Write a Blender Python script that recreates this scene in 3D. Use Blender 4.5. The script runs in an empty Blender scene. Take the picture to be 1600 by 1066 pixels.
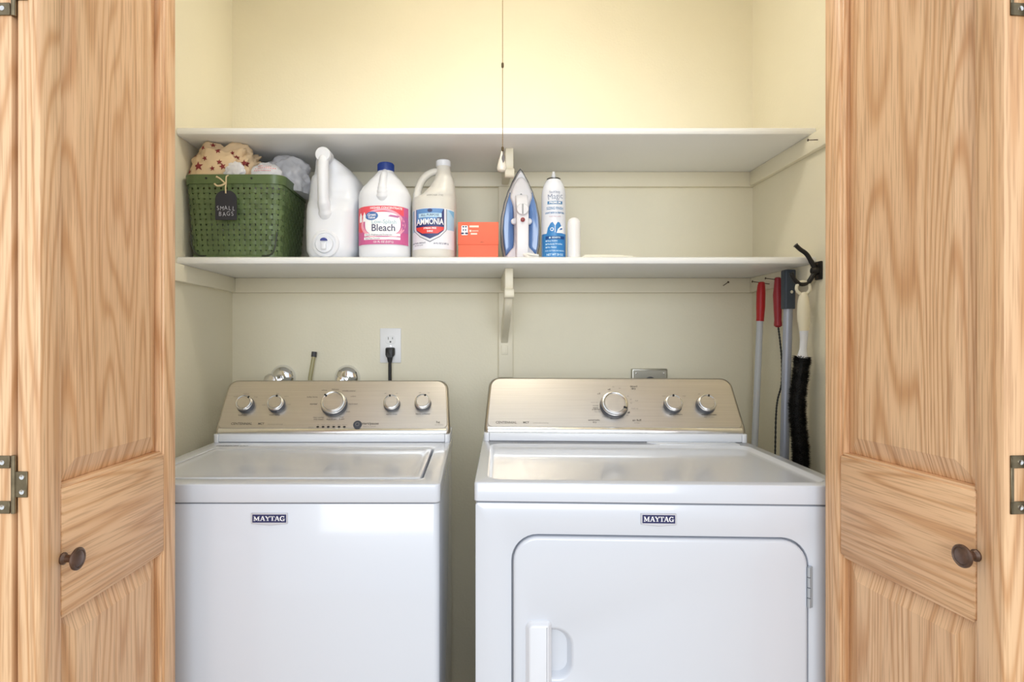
import bpy, bmesh, math, random
from mathutils import Vector, Matrix, noise
from mathutils.bvhtree import BVHTree
random.seed(7)
sc = bpy.context.scene
COL = sc.collection
PI = math.pi

# ------------------------------------------------------------------ camera, world, lights, exposure
F, CX, CY, CZ = 950.0, 743.0, 531.0, 1.215        # focal length and principal point for a 1600x1066 picture
cam_d = bpy.data.cameras.new('camera'); cam = bpy.data.objects.new('camera', cam_d); COL.objects.link(cam)
cam.location = (0, 0, CZ); cam.rotation_euler = (PI/2, 0, 0)
cam_d.sensor_width = 36; cam_d.lens = 36*F/1600
cam_d.shift_x = (800-CX)/1600; cam_d.shift_y = -(533-CY)/1600
cam_d.clip_start = 0.02
sc.camera = cam

world = bpy.data.worlds.new('world'); sc.world = world; world.use_nodes = True
bg = world.node_tree.nodes['Background']
bg.inputs[0].default_value = (0.91, 0.96, 1.0, 1); bg.inputs[1].default_value = 1.12

def area(name, loc, target, sx, sy, power, color):
    l = bpy.data.lights.new(name, 'AREA'); l.shape = 'RECTANGLE'; l.size = sx; l.size_y = sy
    l.energy = power; l.color = color
    o = bpy.data.objects.new(name, l); COL.objects.link(o); o.location = loc
    o.rotation_euler = (Vector(target)-Vector(loc)).to_track_quat('-Z', 'Y').to_euler()
    return o
area('room_fill', (0.1, -2.6, 1.75), (0.05, 1.6, 1.0), 2.4, 1.6, 74, (0.90, 0.955, 1.0))  # added area light behind the camera, stands in for the unseen room's daylight

sc.view_settings.view_transform = 'Standard'
sc.view_settings.look = 'None'
sc.view_settings.exposure = 0.0
sc.view_settings.gamma = 1.0
sc.view_settings.use_curve_mapping = False

# ------------------------------------------------------------------ helpers
def at(px, py, D):
    return Vector(((px-CX)/F*D, D, CZ+(CY-py)/F*D))

def lin(c):
    def f(v):
        v /= 255.0
        return v/12.92 if v <= 0.04045 else ((v+0.055)/1.055)**2.4
    return (f(c[0]), f(c[1]), f(c[2]), 1)

MATS = {}
def mat(name, rgb, rough=0.5, metal=0.0, coat=0.0, bump=None, trans=0.0, sss=0.0, spec=0.5, var=None, alpha=1.0, aniso=None):
    if name in MATS: return MATS[name]
    m = bpy.data.materials.new(name); m.use_nodes = True
    nt = m.node_tree; b = nt.nodes['Principled BSDF']
    b.inputs['Base Color'].default_value = lin(rgb)
    b.inputs['Roughness'].default_value = rough
    b.inputs['Metallic'].default_value = metal
    b.inputs['Coat Weight'].default_value = coat
    b.inputs['Coat Roughness'].default_value = 0.06
    b.inputs['Transmission Weight'].default_value = trans
    b.inputs['Specular IOR Level'].default_value = spec
    b.inputs['Alpha'].default_value = alpha
    if sss:
        b.inputs['Subsurface Weight'].default_value = sss
        b.inputs['Subsurface Radius'].default_value = (0.02, 0.02, 0.018)
        b.inputs['Subsurface Scale'].default_value = 0.5
    tc = nt.nodes.new('ShaderNodeTexCoord')
    if bump:
        scale, strength, dist = bump[:3]
        mp = nt.nodes.new('ShaderNodeMapping')
        if len(bump) > 3: mp.inputs['Scale'].default_value = bump[3]
        n = nt.nodes.new('ShaderNodeTexNoise'); n.inputs['Scale'].default_value = scale; n.inputs['Detail'].default_value = 3
        bp = nt.nodes.new('ShaderNodeBump'); bp.inputs['Strength'].default_value = strength; bp.inputs['Distance'].default_value = dist
        nt.links.new(tc.outputs['Object'], mp.inputs[0]); nt.links.new(mp.outputs[0], n.inputs[0])
        nt.links.new(n.outputs['Fac'], bp.inputs['Height']); nt.links.new(bp.outputs[0], b.inputs['Normal'])
    if var:                                             # slight natural colour variation
        scale, amount = var[:2]
        mp = nt.nodes.new('ShaderNodeMapping')
        if len(var) > 2: mp.inputs['Scale'].default_value = var[2]
        n = nt.nodes.new('ShaderNodeTexNoise'); n.inputs['Scale'].default_value = scale; n.inputs['Detail'].default_value = 4
        r = nt.nodes.new('ShaderNodeValToRGB')
        c = lin(rgb)
        r.color_ramp.elements[0].position = 0.3; r.color_ramp.elements[1].position = 0.7
        r.color_ramp.elements[0].color = tuple(v*(1-amount) for v in c[:3])+(1,)
        r.color_ramp.elements[1].color = tuple(min(1, v*(1+amount)) for v in c[:3])+(1,)
        nt.links.new(tc.outputs['Object'], mp.inputs[0]); nt.links.new(mp.outputs[0], n.inputs[0])
        nt.links.new(n.outputs['Fac'], r.inputs[0]); nt.links.new(r.outputs[0], b.inputs['Base Color'])
    MATS[name] = m
    return m

def oak(name, grain, light, mid, dark, flat=False):
    """oak: contour lines of stretched noise for the cathedral figure, fine pores along the grain"""
    m = bpy.data.materials.new(name); m.use_nodes = True
    nt = m.node_tree; N = nt.nodes; L = nt.links; b = N['Principled BSDF']
    b.inputs['Roughness'].default_value = 0.42
    tc = N.new('ShaderNodeTexCoord'); oi = N.new('ShaderNodeObjectInfo')
    off = N.new('ShaderNodeVectorMath'); off.operation = 'ADD'
    mul = N.new('ShaderNodeMath'); mul.operation = 'MULTIPLY'; mul.inputs[1].default_value = 9.0
    L.new(oi.outputs['Random'], mul.inputs[0])
    L.new(tc.outputs['Object'], off.inputs[0]); L.new(mul.outputs[0], off.inputs[1])
    def mapped(sc_):
        mp = N.new('ShaderNodeMapping')
        s = [sc_[0]]*3; s[2 if grain == 'z' else 1] = sc_[1]
        if flat: s[0] = 0.0
        mp.inputs['Scale'].default_value = s
        L.new(off.outputs[0], mp.inputs[0]); return mp
    n1 = N.new('ShaderNodeTexNoise'); n1.inputs['Scale'].default_value = 1; n1.inputs['Detail'].default_value = 1.5; n1.inputs['Distortion'].default_value = 0.25
    L.new(mapped((7.0, 0.55)).outputs[0], n1.inputs[0])
    k = N.new('ShaderNodeMath'); k.operation = 'MULTIPLY'; k.inputs[1].default_value = 150
    L.new(n1.outputs['Fac'], k.inputs[0])
    s = N.new('ShaderNodeMath'); s.operation = 'SINE'; L.new(k.outputs[0], s.inputs[0])
    r1 = N.new('ShaderNodeValToRGB'); e = r1.color_ramp.elements
    e[0].position = 0.0; e[0].color = lin(light); e[1].position = 1.0; e[1].color = lin(mid)
    h = N.new('ShaderNodeMath'); h.operation = 'MULTIPLY_ADD'; h.inputs[1].default_value = 0.5; h.inputs[2].default_value = 0.5
    L.new(s.outputs[0], h.inputs[0])
    pw = N.new('ShaderNodeMath'); pw.operation = 'POWER'; pw.inputs[1].default_value = 3.0; L.new(h.outputs[0], pw.inputs[0])
    L.new(pw.outputs[0], r1.inputs[0])
    # broad tone
    n3 = N.new('ShaderNodeTexNoise'); n3.inputs['Scale'].default_value = 1; n3.inputs['Detail'].default_value = 2
    L.new(mapped((16, 0.8)).outputs[0], n3.inputs[0])
    # pores
    n2 = N.new('ShaderNodeTexNoise'); n2.inputs['Scale'].default_value = 1; n2.inputs['Detail'].default_value = 2
    L.new(mapped((330, 9)).outputs[0], n2.inputs[0])
    r2 = N.new('ShaderNodeValToRGB'); e = r2.color_ramp.elements
    e[0].position = 0.36; e[0].color = (1, 1, 1, 1); e[1].position = 0.52; e[1].color = (0, 0, 0, 1)
    L.new(n2.outputs['Fac'], r2.inputs[0])
    mx1 = N.new('ShaderNodeMix'); mx1.data_type = 'RGBA'
    r3 = N.new('ShaderNodeMapRange'); r3.inputs[1].default_value = 0.35; r3.inputs[2].default_value = 0.7; r3.inputs[3].default_value = 0.0; r3.inputs[4].default_value = 0.35
    L.new(n3.outputs['Fac'], r3.inputs[0]); L.new(r3.outputs[0], mx1.inputs[0])
    L.new(r1.outputs[0], mx1.inputs[6]); mx1.inputs[7].default_value = lin(mid)
    mx2 = N.new('ShaderNodeMix'); mx2.data_type = 'RGBA'
    pf = N.new('ShaderNodeMath'); pf.operation = 'MULTIPLY'; pf.inputs[1].default_value = 0.42; L.new(r2.outputs[0], pf.inputs[0])
    L.new(pf.outputs[0], mx2.inputs[0]); L.new(mx1.outputs[2], mx2.inputs[6]); mx2.inputs[7].default_value = lin(dark)
    L.new(mx2.outputs[2], b.inputs['Base Color'])
    bp = N.new('ShaderNodeBump'); bp.inputs['Strength'].default_value = 0.12; bp.inputs['Distance'].default_value = 0.001
    L.new(n2.outputs['Fac'], bp.inputs['Height']); L.new(bp.outputs[0], b.inputs['Normal'])
    return m

def brushed(name, rgb, rough, axis):
    m = bpy.data.materials.new(name); m.use_nodes = True
    nt = m.node_tree; b = nt.nodes['Principled BSDF']
    b.inputs['Metallic'].default_value = 1.0
    tc = nt.nodes.new('ShaderNodeTexCoord'); mp = nt.nodes.new('ShaderNodeMapping')
    s = [900.0]*3; s[axis] = 5.0
    mp.inputs['Scale'].default_value = s
    n = nt.nodes.new('ShaderNodeTexNoise'); n.inputs['Scale'].default_value = 1; n.inputs['Detail'].default_value = 2
    nt.links.new(tc.outputs['Object'], mp.inputs[0]); nt.links.new(mp.outputs[0], n.inputs[0])
    r = nt.nodes.new('ShaderNodeValToRGB'); c = lin(rgb)
    r.color_ramp.elements[0].position = .3; r.color_ramp.elements[1].position = .7
    r.color_ramp.elements[0].color = tuple(v*.93 for v in c[:3])+(1,); r.color_ramp.elements[1].color = tuple(min(1, v*1.05) for v in c[:3])+(1,)
    nt.links.new(n.outputs['Fac'], r.inputs[0]); nt.links.new(r.outputs[0], b.inputs['Base Color'])
    mr = nt.nodes.new('ShaderNodeMapRange'); mr.inputs[3].default_value = rough-.06; mr.inputs[4].default_value = rough+.06
    nt.links.new(n.outputs['Fac'], mr.inputs[0]); nt.links.new(mr.outputs[0], b.inputs['Roughness'])
    bp = nt.nodes.new('ShaderNodeBump'); bp.inputs['Strength'].default_value = .05; bp.inputs['Distance'].default_value = .001
    nt.links.new(n.outputs['Fac'], bp.inputs['Height']); nt.links.new(bp.outputs[0], b.inputs['Normal'])
    return m

def film(name, rgb, clear, rough=0.3):
    """thin plastic film: part see-through, part milky"""
    m = bpy.data.materials.new(name); m.use_nodes = True
    nt = m.node_tree; N = nt.nodes; b = N['Principled BSDF']; out = N['Material Output']
    b.inputs['Base Color'].default_value = lin(rgb); b.inputs['Roughness'].default_value = rough
    tl = N.new('ShaderNodeBsdfTranslucent'); tl.inputs[0].default_value = lin(rgb)
    tr = N.new('ShaderNodeBsdfTransparent')
    m1 = N.new('ShaderNodeMixShader'); m1.inputs[0].default_value = 0.35
    m2 = N.new('ShaderNodeMixShader'); m2.inputs[0].default_value = clear
    nt.links.new(b.outputs[0], m1.inputs[1]); nt.links.new(tl.outputs[0], m1.inputs[2])
    nt.links.new(m1.outputs[0], m2.inputs[1]); nt.links.new(tr.outputs[0], m2.inputs[2])
    nt.links.new(m2.outputs[0], out.inputs[0])
    return m

class MB:
    def __init__(self, M=None): self.v = []; self.f = []; self.M = M
    def add(self, vs, fs):
        o = len(self.v)
        for p in vs:
            p = Vector(p); self.v.append(self.M @ p if self.M else p)
        self.f += [[i+o for i in f] for f in fs]; return self
    def box(self, x0, y0, z0, x1, y1, z1):
        return self.add([(x0,y0,z0),(x1,y0,z0),(x1,y1,z0),(x0,y1,z0),(x0,y0,z1),(x1,y0,z1),(x1,y1,z1),(x0,y1,z1)],
                 [(0,3,2,1),(4,5,6,7),(0,1,5,4),(1,2,6,5),(2,3,7,6),(3,0,4,7)])
    def prism(self, poly, axis, a0, a1):
        def p(u, v, a): return {'x': (a,u,v), 'y': (u,a,v), 'z': (u,v,a)}[axis]
        n = len(poly)
        return self.add([p(u,v,a0) for u,v in poly]+[p(u,v,a1) for u,v in poly],
                 [list(range(n))[::-1], [n+i for i in range(n)]]+[(i,(i+1)%n,n+(i+1)%n,n+i) for i in range(n)])
    def ring(self, outer, inner, axis, a0, a1):
        def p(u, v, a): return {'x': (a,u,v), 'y': (u,a,v), 'z': (u,v,a)}[axis]
        n = len(outer); vs = []
        for poly, a in ((outer,a0),(inner,a0),(outer,a1),(inner,a1)): vs += [p(u,v,a) for u,v in poly]
        fs = []
        for i in range(n):
            j = (i+1) % n
            fs += [(i,n+i,n+j,j), (2*n+i,2*n+j,3*n+j,3*n+i), (i,j,2*n+j,2*n+i), (n+i,3*n+i,3*n+j,n+j)]
        return self.add(vs, fs)
    def loft(self, rings, caps=True, closed=True):
        n = len(rings[0]); vs = [p for r in rings for p in r]; fs = []
        for k in range(len(rings)-1):
            for i in range(n if closed else n-1):
                j = (i+1) % n
                fs.append((k*n+i, k*n+j, (k+1)*n+j, (k+1)*n+i))
        if caps: fs += [list(range(n))[::-1], [(len(rings)-1)*n+i for i in range(n)]]
        return self.add(vs, fs)
    def lathe(self, prof, c=(0,0,0), axis=(0,0,1), n=32):
        q = Vector(axis).to_track_quat('Z', 'Y').to_matrix(); c = Vector(c)
        rings = [[c+q@Vector((max(r,1e-5)*math.cos(2*PI*i/n), max(r,1e-5)*math.sin(2*PI*i/n), h)) for i in range(n)] for r, h in prof]
        return self.loft(rings)
    def tube(self, pts, r, n=12):
        pts = [Vector(p) for p in pts]; rings = []; ref = None
        for i, p in enumerate(pts):
            t = (pts[min(i+1, len(pts)-1)]-pts[max(i-1, 0)]).normalized()
            if ref is None: ref = t.orthogonal().normalized()
            a = (ref-t*ref.dot(t)).normalized(); b = t.cross(a); ref = a
            rr = r[i] if isinstance(r, (list, tuple)) else r
            rings.append([p+(a*math.cos(2*PI*k/n)+b*math.sin(2*PI*k/n))*rr for k in range(n)])
        return self.loft(rings)
    def build(self, name, m, parent=None, bevel=0, seg=2, smooth=38, kind=None):
        bm = bmesh.new()
        bv = [bm.verts.new(p) for p in self.v]
        for f in self.f:
            try: bm.faces.new([bv[i] for i in f])
            except ValueError: pass
        bmesh.ops.recalc_face_normals(bm, faces=bm.faces)
        if bevel:
            es = [e for e in bm.edges if len(e.link_faces) == 2 and e.calc_face_angle(0) > math.radians(28)]
            bmesh.ops.bevel(bm, geom=es, offset=bevel, segments=seg, profile=0.5, affect='EDGES', clamp_overlap=True)
        return finish(bm, name, m, parent, smooth, kind)

def finish(bm, name, m, parent=None, smooth=38, kind=None):
    me = bpy.data.meshes.new(name); bm.to_mesh(me); bm.free()
    if smooth:
        me.polygons.foreach_set('use_smooth', [True]*len(me.polygons)); me.set_sharp_from_angle(angle=math.radians(smooth))
    me.materials.append(m)
    o = bpy.data.objects.new(name, me); COL.objects.link(o)
    if parent is not None: o.parent = parent
    if kind: o['kind'] = kind
    return o

def thing(name, label, cat, loc=(0,0,0), rotz=0, group=None):
    o = bpy.data.objects.new(name, None); COL.objects.link(o); o.empty_display_size = .05
    o.location = loc; o.rotation_euler = (0,0,rotz)
    o['label'] = label; o['category'] = cat
    if group: o['group'] = group
    return o
def tag(o, label, cat, group=None):
    o['label'] = label; o['category'] = cat
    if group: o['group'] = group
    return o
def struct(o, label, cat):
    o['kind'] = 'structure'; o['label'] = label; o['category'] = cat; return o
def sempty(name, label, cat, loc=(0,0,0), rotz=0):
    return struct(thing(name, label, cat, loc, rotz), label, cat)

def rrect(x0, y0, x1, y1, r, n=6):
    if not isinstance(r, (tuple, list)): r = (r,)*4
    pts = []
    for (cx, cy, a0, rr) in ((x1-r[0],y1-r[0],0,r[0]), (x0+r[1],y1-r[1],90,r[1]), (x0+r[2],y0+r[2],180,r[2]), (x1-r[3],y0+r[3],270,r[3])):
        for i in range(n+1):
            a = math.radians(a0+90*i/n); pts.append((cx+rr*math.cos(a), cy+rr*math.sin(a)))
    return pts
def circle(cx, cy, r, n=28, ry=None):
    return [(cx+r*math.cos(2*PI*i/n), cy+(ry or r)*math.sin(2*PI*i/n)) for i in range(n)]
def sellipse(cx, cy, z, rx, ry, e, n=40):
    out = []
    for i in range(n):
        a = 2*PI*i/n; c, s = math.cos(a), math.sin(a)
        out.append((cx+rx*math.copysign(abs(c)**(2/e), c), cy+ry*math.copysign(abs(s)**(2/e), s), z))
    return out
def lerp(a, b, t): return a+(b-a)*t
def interp(tab, x):
    if x <= tab[0][0]: return tab[0][1:]
    for a, b in zip(tab, tab[1:]):
        if x <= b[0]:
            t = (x-a[0])/(b[0]-a[0]); t = t*t*(3-2*t)*.4+t*.6
            return tuple(lerp(p, q, t) for p, q in zip(a[1:], b[1:]))
    return tab[-1][1:]
def smoothpath(pts, n=8):
    pts = [Vector(p) for p in pts]; out = []
    for i in range(len(pts)-1):
        p0 = pts[max(i-1,0)]; p1 = pts[i]; p2 = pts[i+1]; p3 = pts[min(i+2,len(pts)-1)]
        for k in range(n):
            t = k/n
            out.append(.5*((2*p1)+(p2-p0)*t+(2*p0-5*p1+4*p2-p3)*t*t+(3*p1-p0-3*p2+p3)*t**3))
    out.append(pts[-1]); return out

# flat print: 2D shapes (x right, y up) laid on a surface by a mapping function
class Flat:
    def __init__(self): self.v = []; self.f = []
    def add(self, vs, fs):
        o = len(self.v); self.v += [tuple(p[:2]) for p in vs]; self.f += [[i+o for i in f] for f in fs]; return self
    def poly(self, p): return self.add(p, [list(range(len(p)))])
    def rect(self, x0, y0, x1, y1): return self.poly([(x0,y0),(x1,y0),(x1,y1),(x0,y1)])
    def bar(self, x0, y0, x1, y1, w):
        d = Vector((x1-x0, y1-y0)).normalized(); n = Vector((-d.y, d.x))*w/2
        return self.poly([(x0-n.x,y0-n.y),(x1-n.x,y1-n.y),(x1+n.x,y1+n.y),(x0+n.x,y0+n.y)])
    def ringp(self, outer, inner):
        n = len(outer); return self.add(list(outer)+list(inner), [(i,(i+1)%n,n+(i+1)%n,n+i) for i in range(n)])
    def text(self, s, x, y, size, align='CENTER', bold=0, sx=1.0, rot=0):
        cu = bpy.data.curves.new('t', 'FONT'); cu.body = s; cu.size = 1.0; cu.align_x = align; cu.align_y = 'CENTER'; cu.offset = bold; cu.resolution_u = 3
        o = bpy.data.objects.new('t', cu); COL.objects.link(o)
        dg = bpy.context.evaluated_depsgraph_get()
        me = bpy.data.meshes.new_from_object(o.evaluated_get(dg))
        c, s_ = math.cos(rot), math.sin(rot)
        vs = [(x+size*(v.co.x*sx*c-v.co.y*s_), y+size*(v.co.x*sx*s_+v.co.y*c)) for v in me.vertices]
        fs = [list(p.vertices) for p in me.polygons]
        bpy.data.objects.remove(o); bpy.data.curves.remove(cu); bpy.data.meshes.remove(me)
        return self.add(vs, fs)
    def build(self, name, m, parent, mapper, cuts=None, kind=None):
        bm = bmesh.new(); bv = [bm.verts.new((x,y,0)) for x,y in self.v]
        for f in self.f:
            try: bm.faces.new([bv[i] for i in f])
            except ValueError: pass
        if cuts:
            for x in cuts:
                bmesh.ops.bisect_plane(bm, geom=bm.verts[:]+bm.edges[:]+bm.faces[:], plane_co=(x,0,0), plane_no=(1,0,0), dist=1e-6)
        for v in bm.verts: v.co = mapper(v.co.x, v.co.y)
        return finish(bm, name, m, parent, 0, 'stuff' if kind is None and len(self.f) > 1 else kind)

def maytag(fl, x, y, h, w):
    """slab serif capitals in the badge, height h, total width w, left bottom at x,y"""
    t = Flat(); B = t.bar
    def at_(ox, fn): 
        n0 = len(t.v); fn()
        t.v[n0:] = [(px+ox, py) for px, py in t.v[n0:]]
    def ser(x0, x1, yy): t.rect(x0, yy, x1, yy+.12)
    def M():
        B(.17,0,.17,1,.13); B(.2,.98,.6,.12,.22); B(.98,.98,.6,.12,.12); B(1.02,0,1.02,1,.24)
        ser(0,.36,0); ser(.8,1.24,0); ser(0,.3,.88); ser(.92,1.24,.88)
    def A():
        B(.14,0,.5,1,.13); B(.9,0,.54,1,.25); B(.28,.36,.75,.36,.12); ser(0,.32,0); ser(.68,1.08,0)
    def Y():
        B(.16,1,.54,.45,.25); B(.92,1,.54,.45,.13); B(.54,0,.54,.5,.24); ser(0,.4,.88); ser(.74,1.08,.88); ser(.32,.76,0)
    def T():
        B(.48,0,.48,1,.24); ser(0,.96,.88); t.rect(0,.7,.1,1); t.rect(.86,.7,.96,1); ser(.26,.7,0)
    def G():
        o = []; i_ = []
        for k in range(21):
            a = math.radians(50+270*k/20)
            o.append((.5+.5*math.cos(a), .5+.52*math.sin(a))); i_.append((.52+.27*math.cos(a), .5+.38*math.sin(a)))
        n = len(o); t.add(o+i_, [(k,k+1,n+k+1,n+k) for k in range(n-1)])
        t.rect(.72,0,.95,.46); t.rect(.55,.36,1.05,.48); t.rect(.78,.7,.9,1)
    ox = 0
    for fn, adv in ((M,1.3),(A,1.02),(Y,1.0),(T,.9),(A,1.08),(G,1.05)):
        at_(ox, fn); ox += adv
    s = w/(ox-.02)
    fl.add([(x+px*s, y+py*h) for px, py in t.v], t.f)

# ------------------------------------------------------------------ materials
WALL = mat('cream_wall_paint', (240, 233, 210), .55, bump=(130, .16, .004), var=(2.5, .025))
TRIMP = mat('cream_trim_paint', (241, 234, 212), .45, bump=(60, .08, .003))
CEIL = mat('ceiling_paint', (240, 236, 222), .7)
FLOOR = mat('floor_vinyl', (176, 160, 138), .5, var=(9, .15))
SHELFP = mat('white_shelf_paint', (238, 238, 236), .35, bump=(45, .06, .003))
OAKV = oak('oak_vertical', 'z', (231, 191, 149), (205, 156, 111), (160, 112, 74))
OAKP = oak('oak_panel', 'z', (231, 191, 149), (205, 156, 111), (160, 112, 74), True)
OAKH = oak('oak_horizontal', 'y', (230, 189, 147), (206, 157, 112), (160, 112, 74))
ENAMEL = mat('white_enamel', (212, 216, 225), .22, coat=.5)
PLASTICW = mat('white_plastic', (226, 229, 236), .32)
STEEL = brushed('brushed_steel', (205, 200, 194), .34, 0)
STEELR = mat('steel_rim', (196, 190, 180), .28, 1.0)
CHROME = mat('chrome', (235, 236, 240), .07, 1.0)
SILVER = mat('silver_ring', (225, 225, 226), .2, 1.0)
DARKG = mat('dark_grey_plastic', (62, 66, 76), .4)
SEAM = mat('grey_gasket', (120, 126, 136), .6)
BLACK = mat('black_plastic', (22, 22, 24), .45)
INK = mat('dark_grey_ink', (92, 86, 80), .6)
INKL = mat('light_grey_ink', (146, 142, 138), .6)
NAVY = mat('navy_badge', (32, 36, 88), .3)
BADGEL = mat('badge_white', (240, 240, 246), .35)
BRONZE = mat('antique_bronze', (112, 92, 82), .38, .9, var=(60, .25))
HINGE = mat('hinge_brass', (122, 110, 88), .4, .9, var=(80, .2))
IRONB = mat('black_iron', (34, 32, 32), .45, .3, bump=(200, .2, .001))
NAILM = mat('nail_steel', (95, 78, 66), .45, .8)
HGREY = mat('zinc_grey', (176, 182, 190), .4, .35)
BFRAME = mat('badge_silver', (206, 207, 216), .3, .3)
WHITE = mat('print_white', (248, 248, 250), .5)

# ------------------------------------------------------------------ the setting
XL, XR, YB, H = -0.856, 0.975, 2.14, 2.44
YF0, YF1 = 1.05, 1.165            # front wall with the closet opening
OX0, OX1, OZ = -0.70, 0.81, 2.05
def wallbox(name, label, b, m=WALL, cat='wall'):
    return struct(MB().box(*b).build(name, m, None), label, cat)
wallbox('wall_back', 'cream painted back wall of the closet behind the shelves', (XL-.1, YB, 0, XR+.1, YB+.1, H))
wallbox('wall_left', 'cream painted left side wall of the closet', (XL-.1, YF1, 0, XL, YB, H))
wallbox('wall_right', 'cream painted right side wall with the hanging tools', (XR, YF1, 0, XR+.1, YB, H))
wallbox('wall_front_left', 'cream wall left of the closet opening behind the folded oak door', (-2.6, YF0, 0, OX0, YF1, H))
wallbox('wall_front_right', 'cream wall right of the closet opening behind the folded oak door', (OX1, YF0, 0, 2.6, YF1, H))
wallbox('wall_front_header', 'cream wall above the closet opening', (OX0, YF0, OZ, OX1, YF1, H))
wallbox('ceiling', 'white closet ceiling carrying the pull-chain lamp', (XL-.1, YF1, H, XR+.1, YB+.1, H+.05), CEIL, 'ceiling')
wallbox('floor', 'tan floor under the washer and dryer', (-2.6, -3.0, -.05, 2.6, YB+.1, 0), FLOOR, 'floor')
struct(MB().box(OX0-.065, YF0-.016, 0, OX0, YF0, OZ+.065).build('trim_1', OAKV, None, .004), 'oak casing at the left of the closet opening', 'trim')
struct(MB().box(OX1, YF0-.016, 0, OX1+.065, YF0, OZ+.065).build('trim_2', OAKV, None, .004), 'oak casing at the right of the closet opening', 'trim')
struct(MB().box(OX0, YF0-.016, OZ, OX1, YF0, OZ+.065).build('trim_3', OAKH, None, .004), 'oak casing over the closet opening', 'trim')

# shelves, cleats
ZU, ZL, ST, SF = 1.802, 1.431, .022, 1.74      # undersides, thickness, front
def shelf(name, z, label):
    prof = [(SF+.008, z), (SF+.002, z+.003), (SF, z+.008), (SF, z+.014), (SF+.002, z+.019), (SF+.008, z+ST), (YB, z+ST), (YB, z)]
    o = MB().prism(prof, 'x', XL+.001, XR-.001).build(name, SHELFP, None)
    return tag(o, label, 'shelf')
shelf('closet_shelf', ZU, 'empty white upper shelf board spanning the closet under the bare wall')
shelf('closet_shelf', ZL, 'white lower shelf board carrying the basket, bottles and iron')
def trim(n, b, label): struct(MB().box(*b).build('trim_%d' % n, TRIMP, None, .0025), label, 'trim')
CT = .018
for i, (z, w) in enumerate(((ZU, 'upper'), (ZL, 'lower'))):
    trim(4+3*i, (XL, YB-CT, z-.052, XR, YB, z), 'cream cleat on the back wall under the %s shelf' % w)
    trim(5+3*i, (XL, 1.95 if i == 0 else 1.60, z-.050, XL+CT, YB-CT, z), 'cream cleat on the left wall under the %s shelf' % w)
    trim(6+3*i, (XR-CT, 1.56 if i == 0 else 1.74, z-.050, XR, YB-CT, z), 'cream cleat on the right wall under the %s shelf' % w)
xb0, xb1 = at(779, 0, 2.12).x, at(801.5, 0, 2.12).x
trim(10, (xb0, YB-.02, 1.083, xb1, YB, ZL-.052), 'narrow cream board on the back wall below the lower shelf')
trim(11, (xb0, YB-.02, ZL+ST, xb1, YB, ZU-.052), 'narrow cream board on the back wall between the shelves')

# ------------------------------------------------------------------ oak bifold doors
LW, LT, SW = .35, .033, .041
ZR0, ZR1 = .823, 1.004
def leaf(name, label, origin, tan, sg, knob, hinge):
    """sg: +1 the panelled face looks towards +x. local y runs from the near edge to the far edge"""
    e = sempty(name, label, 'door', origin, math.atan2(-tan, 1))
    def bx(nm, y0, y1, z0, z1, m, bev=.004):
        return MB().box(min(0, -sg*LT), y0, z0, max(0, -sg*LT), y1, z1).build(nm, m, e, bev, 2)
    bx('stile', 0, SW, .015, 2.02, OAKV); bx('stile', LW-SW, LW, .015, 2.02, OAKV)
    for z0, z1 in ((.015, .20), (ZR0, ZR1), (1.93, 2.02)): bx('rail', SW, LW-SW, z0, z1, OAKH)
    for z0, z1 in ((.20, ZR0), (ZR1, 1.93)):
        ring_ = []
        for ins, dep in ((-.006, .018), (.003, .018), (.006, .0155), (.034, .0065), (.037, .005), (.040, .005)):
            y0, y1, a, b = SW+ins, LW-SW-ins, z0+ins, z1-ins
            x = -sg*dep
            ring_.append([(x,y0,a),(x,y1,a),(x,y1,b),(x,y0,b)])
        back = [[(-sg*.026, p[1], p[2]) for p in ring_[0]]]
        MB().loft(back+ring_).build('panel', OAKP, e, 0, 2, 20)
        # sticking bead around the opening
        xa, xb = sorted((-sg*.004, -sg*.0175)); w_ = .005
        for y0_ in (SW-.001, LW-SW-w_): MB().box(xa, y0_, z0, xb, y0_+w_+.001, z1).build('bead', OAKV, e, .0015, 2)
        for z_ in (z0-.001, z1-w_): MB().box(xa, SW+w_, z_, xb, LW-SW-w_, z_+w_+.001).build('bead', OAKH, e, .0015, 2)
    if knob:
        kb = MB().lathe([(.0085,0),(.0085,.002),(.0055,.005),(.005,.012),(.0065,.016),(.013,.018),(.0158,.0205),(.0158,.0225),(.013,.0245),(.0125,.0245),(.0115,.0235),(.007,.0255),(0,.026)],
                   (0, knob[0], knob[1]), (sg, 0, 0), 32).build('knob', BRONZE, e)
    if hinge:
        role, zs = hinge
        for zc in zs:
            if role == 'inner':
                h = MB().box(min(-sg*.0165,-sg*.0328), -.0022, zc-.0175, max(-sg*.0165,-sg*.0328), -.0002, zc+.0175); h = h.build('hinge', HINGE, e, .0006, 1)
                sp = [(-sg*.0235, zc+.010), (-sg*.0235, zc-.010)]
            else:
                ox, wd = -sg*.0135, .0235
                mb = MB()
                x0, x1 = (-sg*.008, -sg*.032)
                for a, b in ((zc+.022, zc+.039), (zc-.039, zc-.022)):
                    mb.box(x0, -.0022, a, x1, -.0002, b)
                mb.box(x0, -.0022, zc-.039, x0-sg*.005, -.0002, zc+.039)
                h = mb.build('hinge', HINGE, e, .0006, 1)
                sp = [(-sg*.022, zc+.030), (-sg*.022, zc-.030)]
            for sx_, sz_ in sp:
                MB().lathe([(.0035,0),(.0033,.0009),(.0012,.0004),(0,.0002)], (sx_, -.0022, sz_), (0,-1,0), 14).build('screw', SILVER, h)
            if role == 'inner':
                MB().lathe([(.0034,-.039),(.0034,.039)], (sg*-.0355, -.0012, zc), (0,0,1), 12).build('hinge_pin', HINGE, h)
    return e
dl, dr = .819, .805
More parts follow.
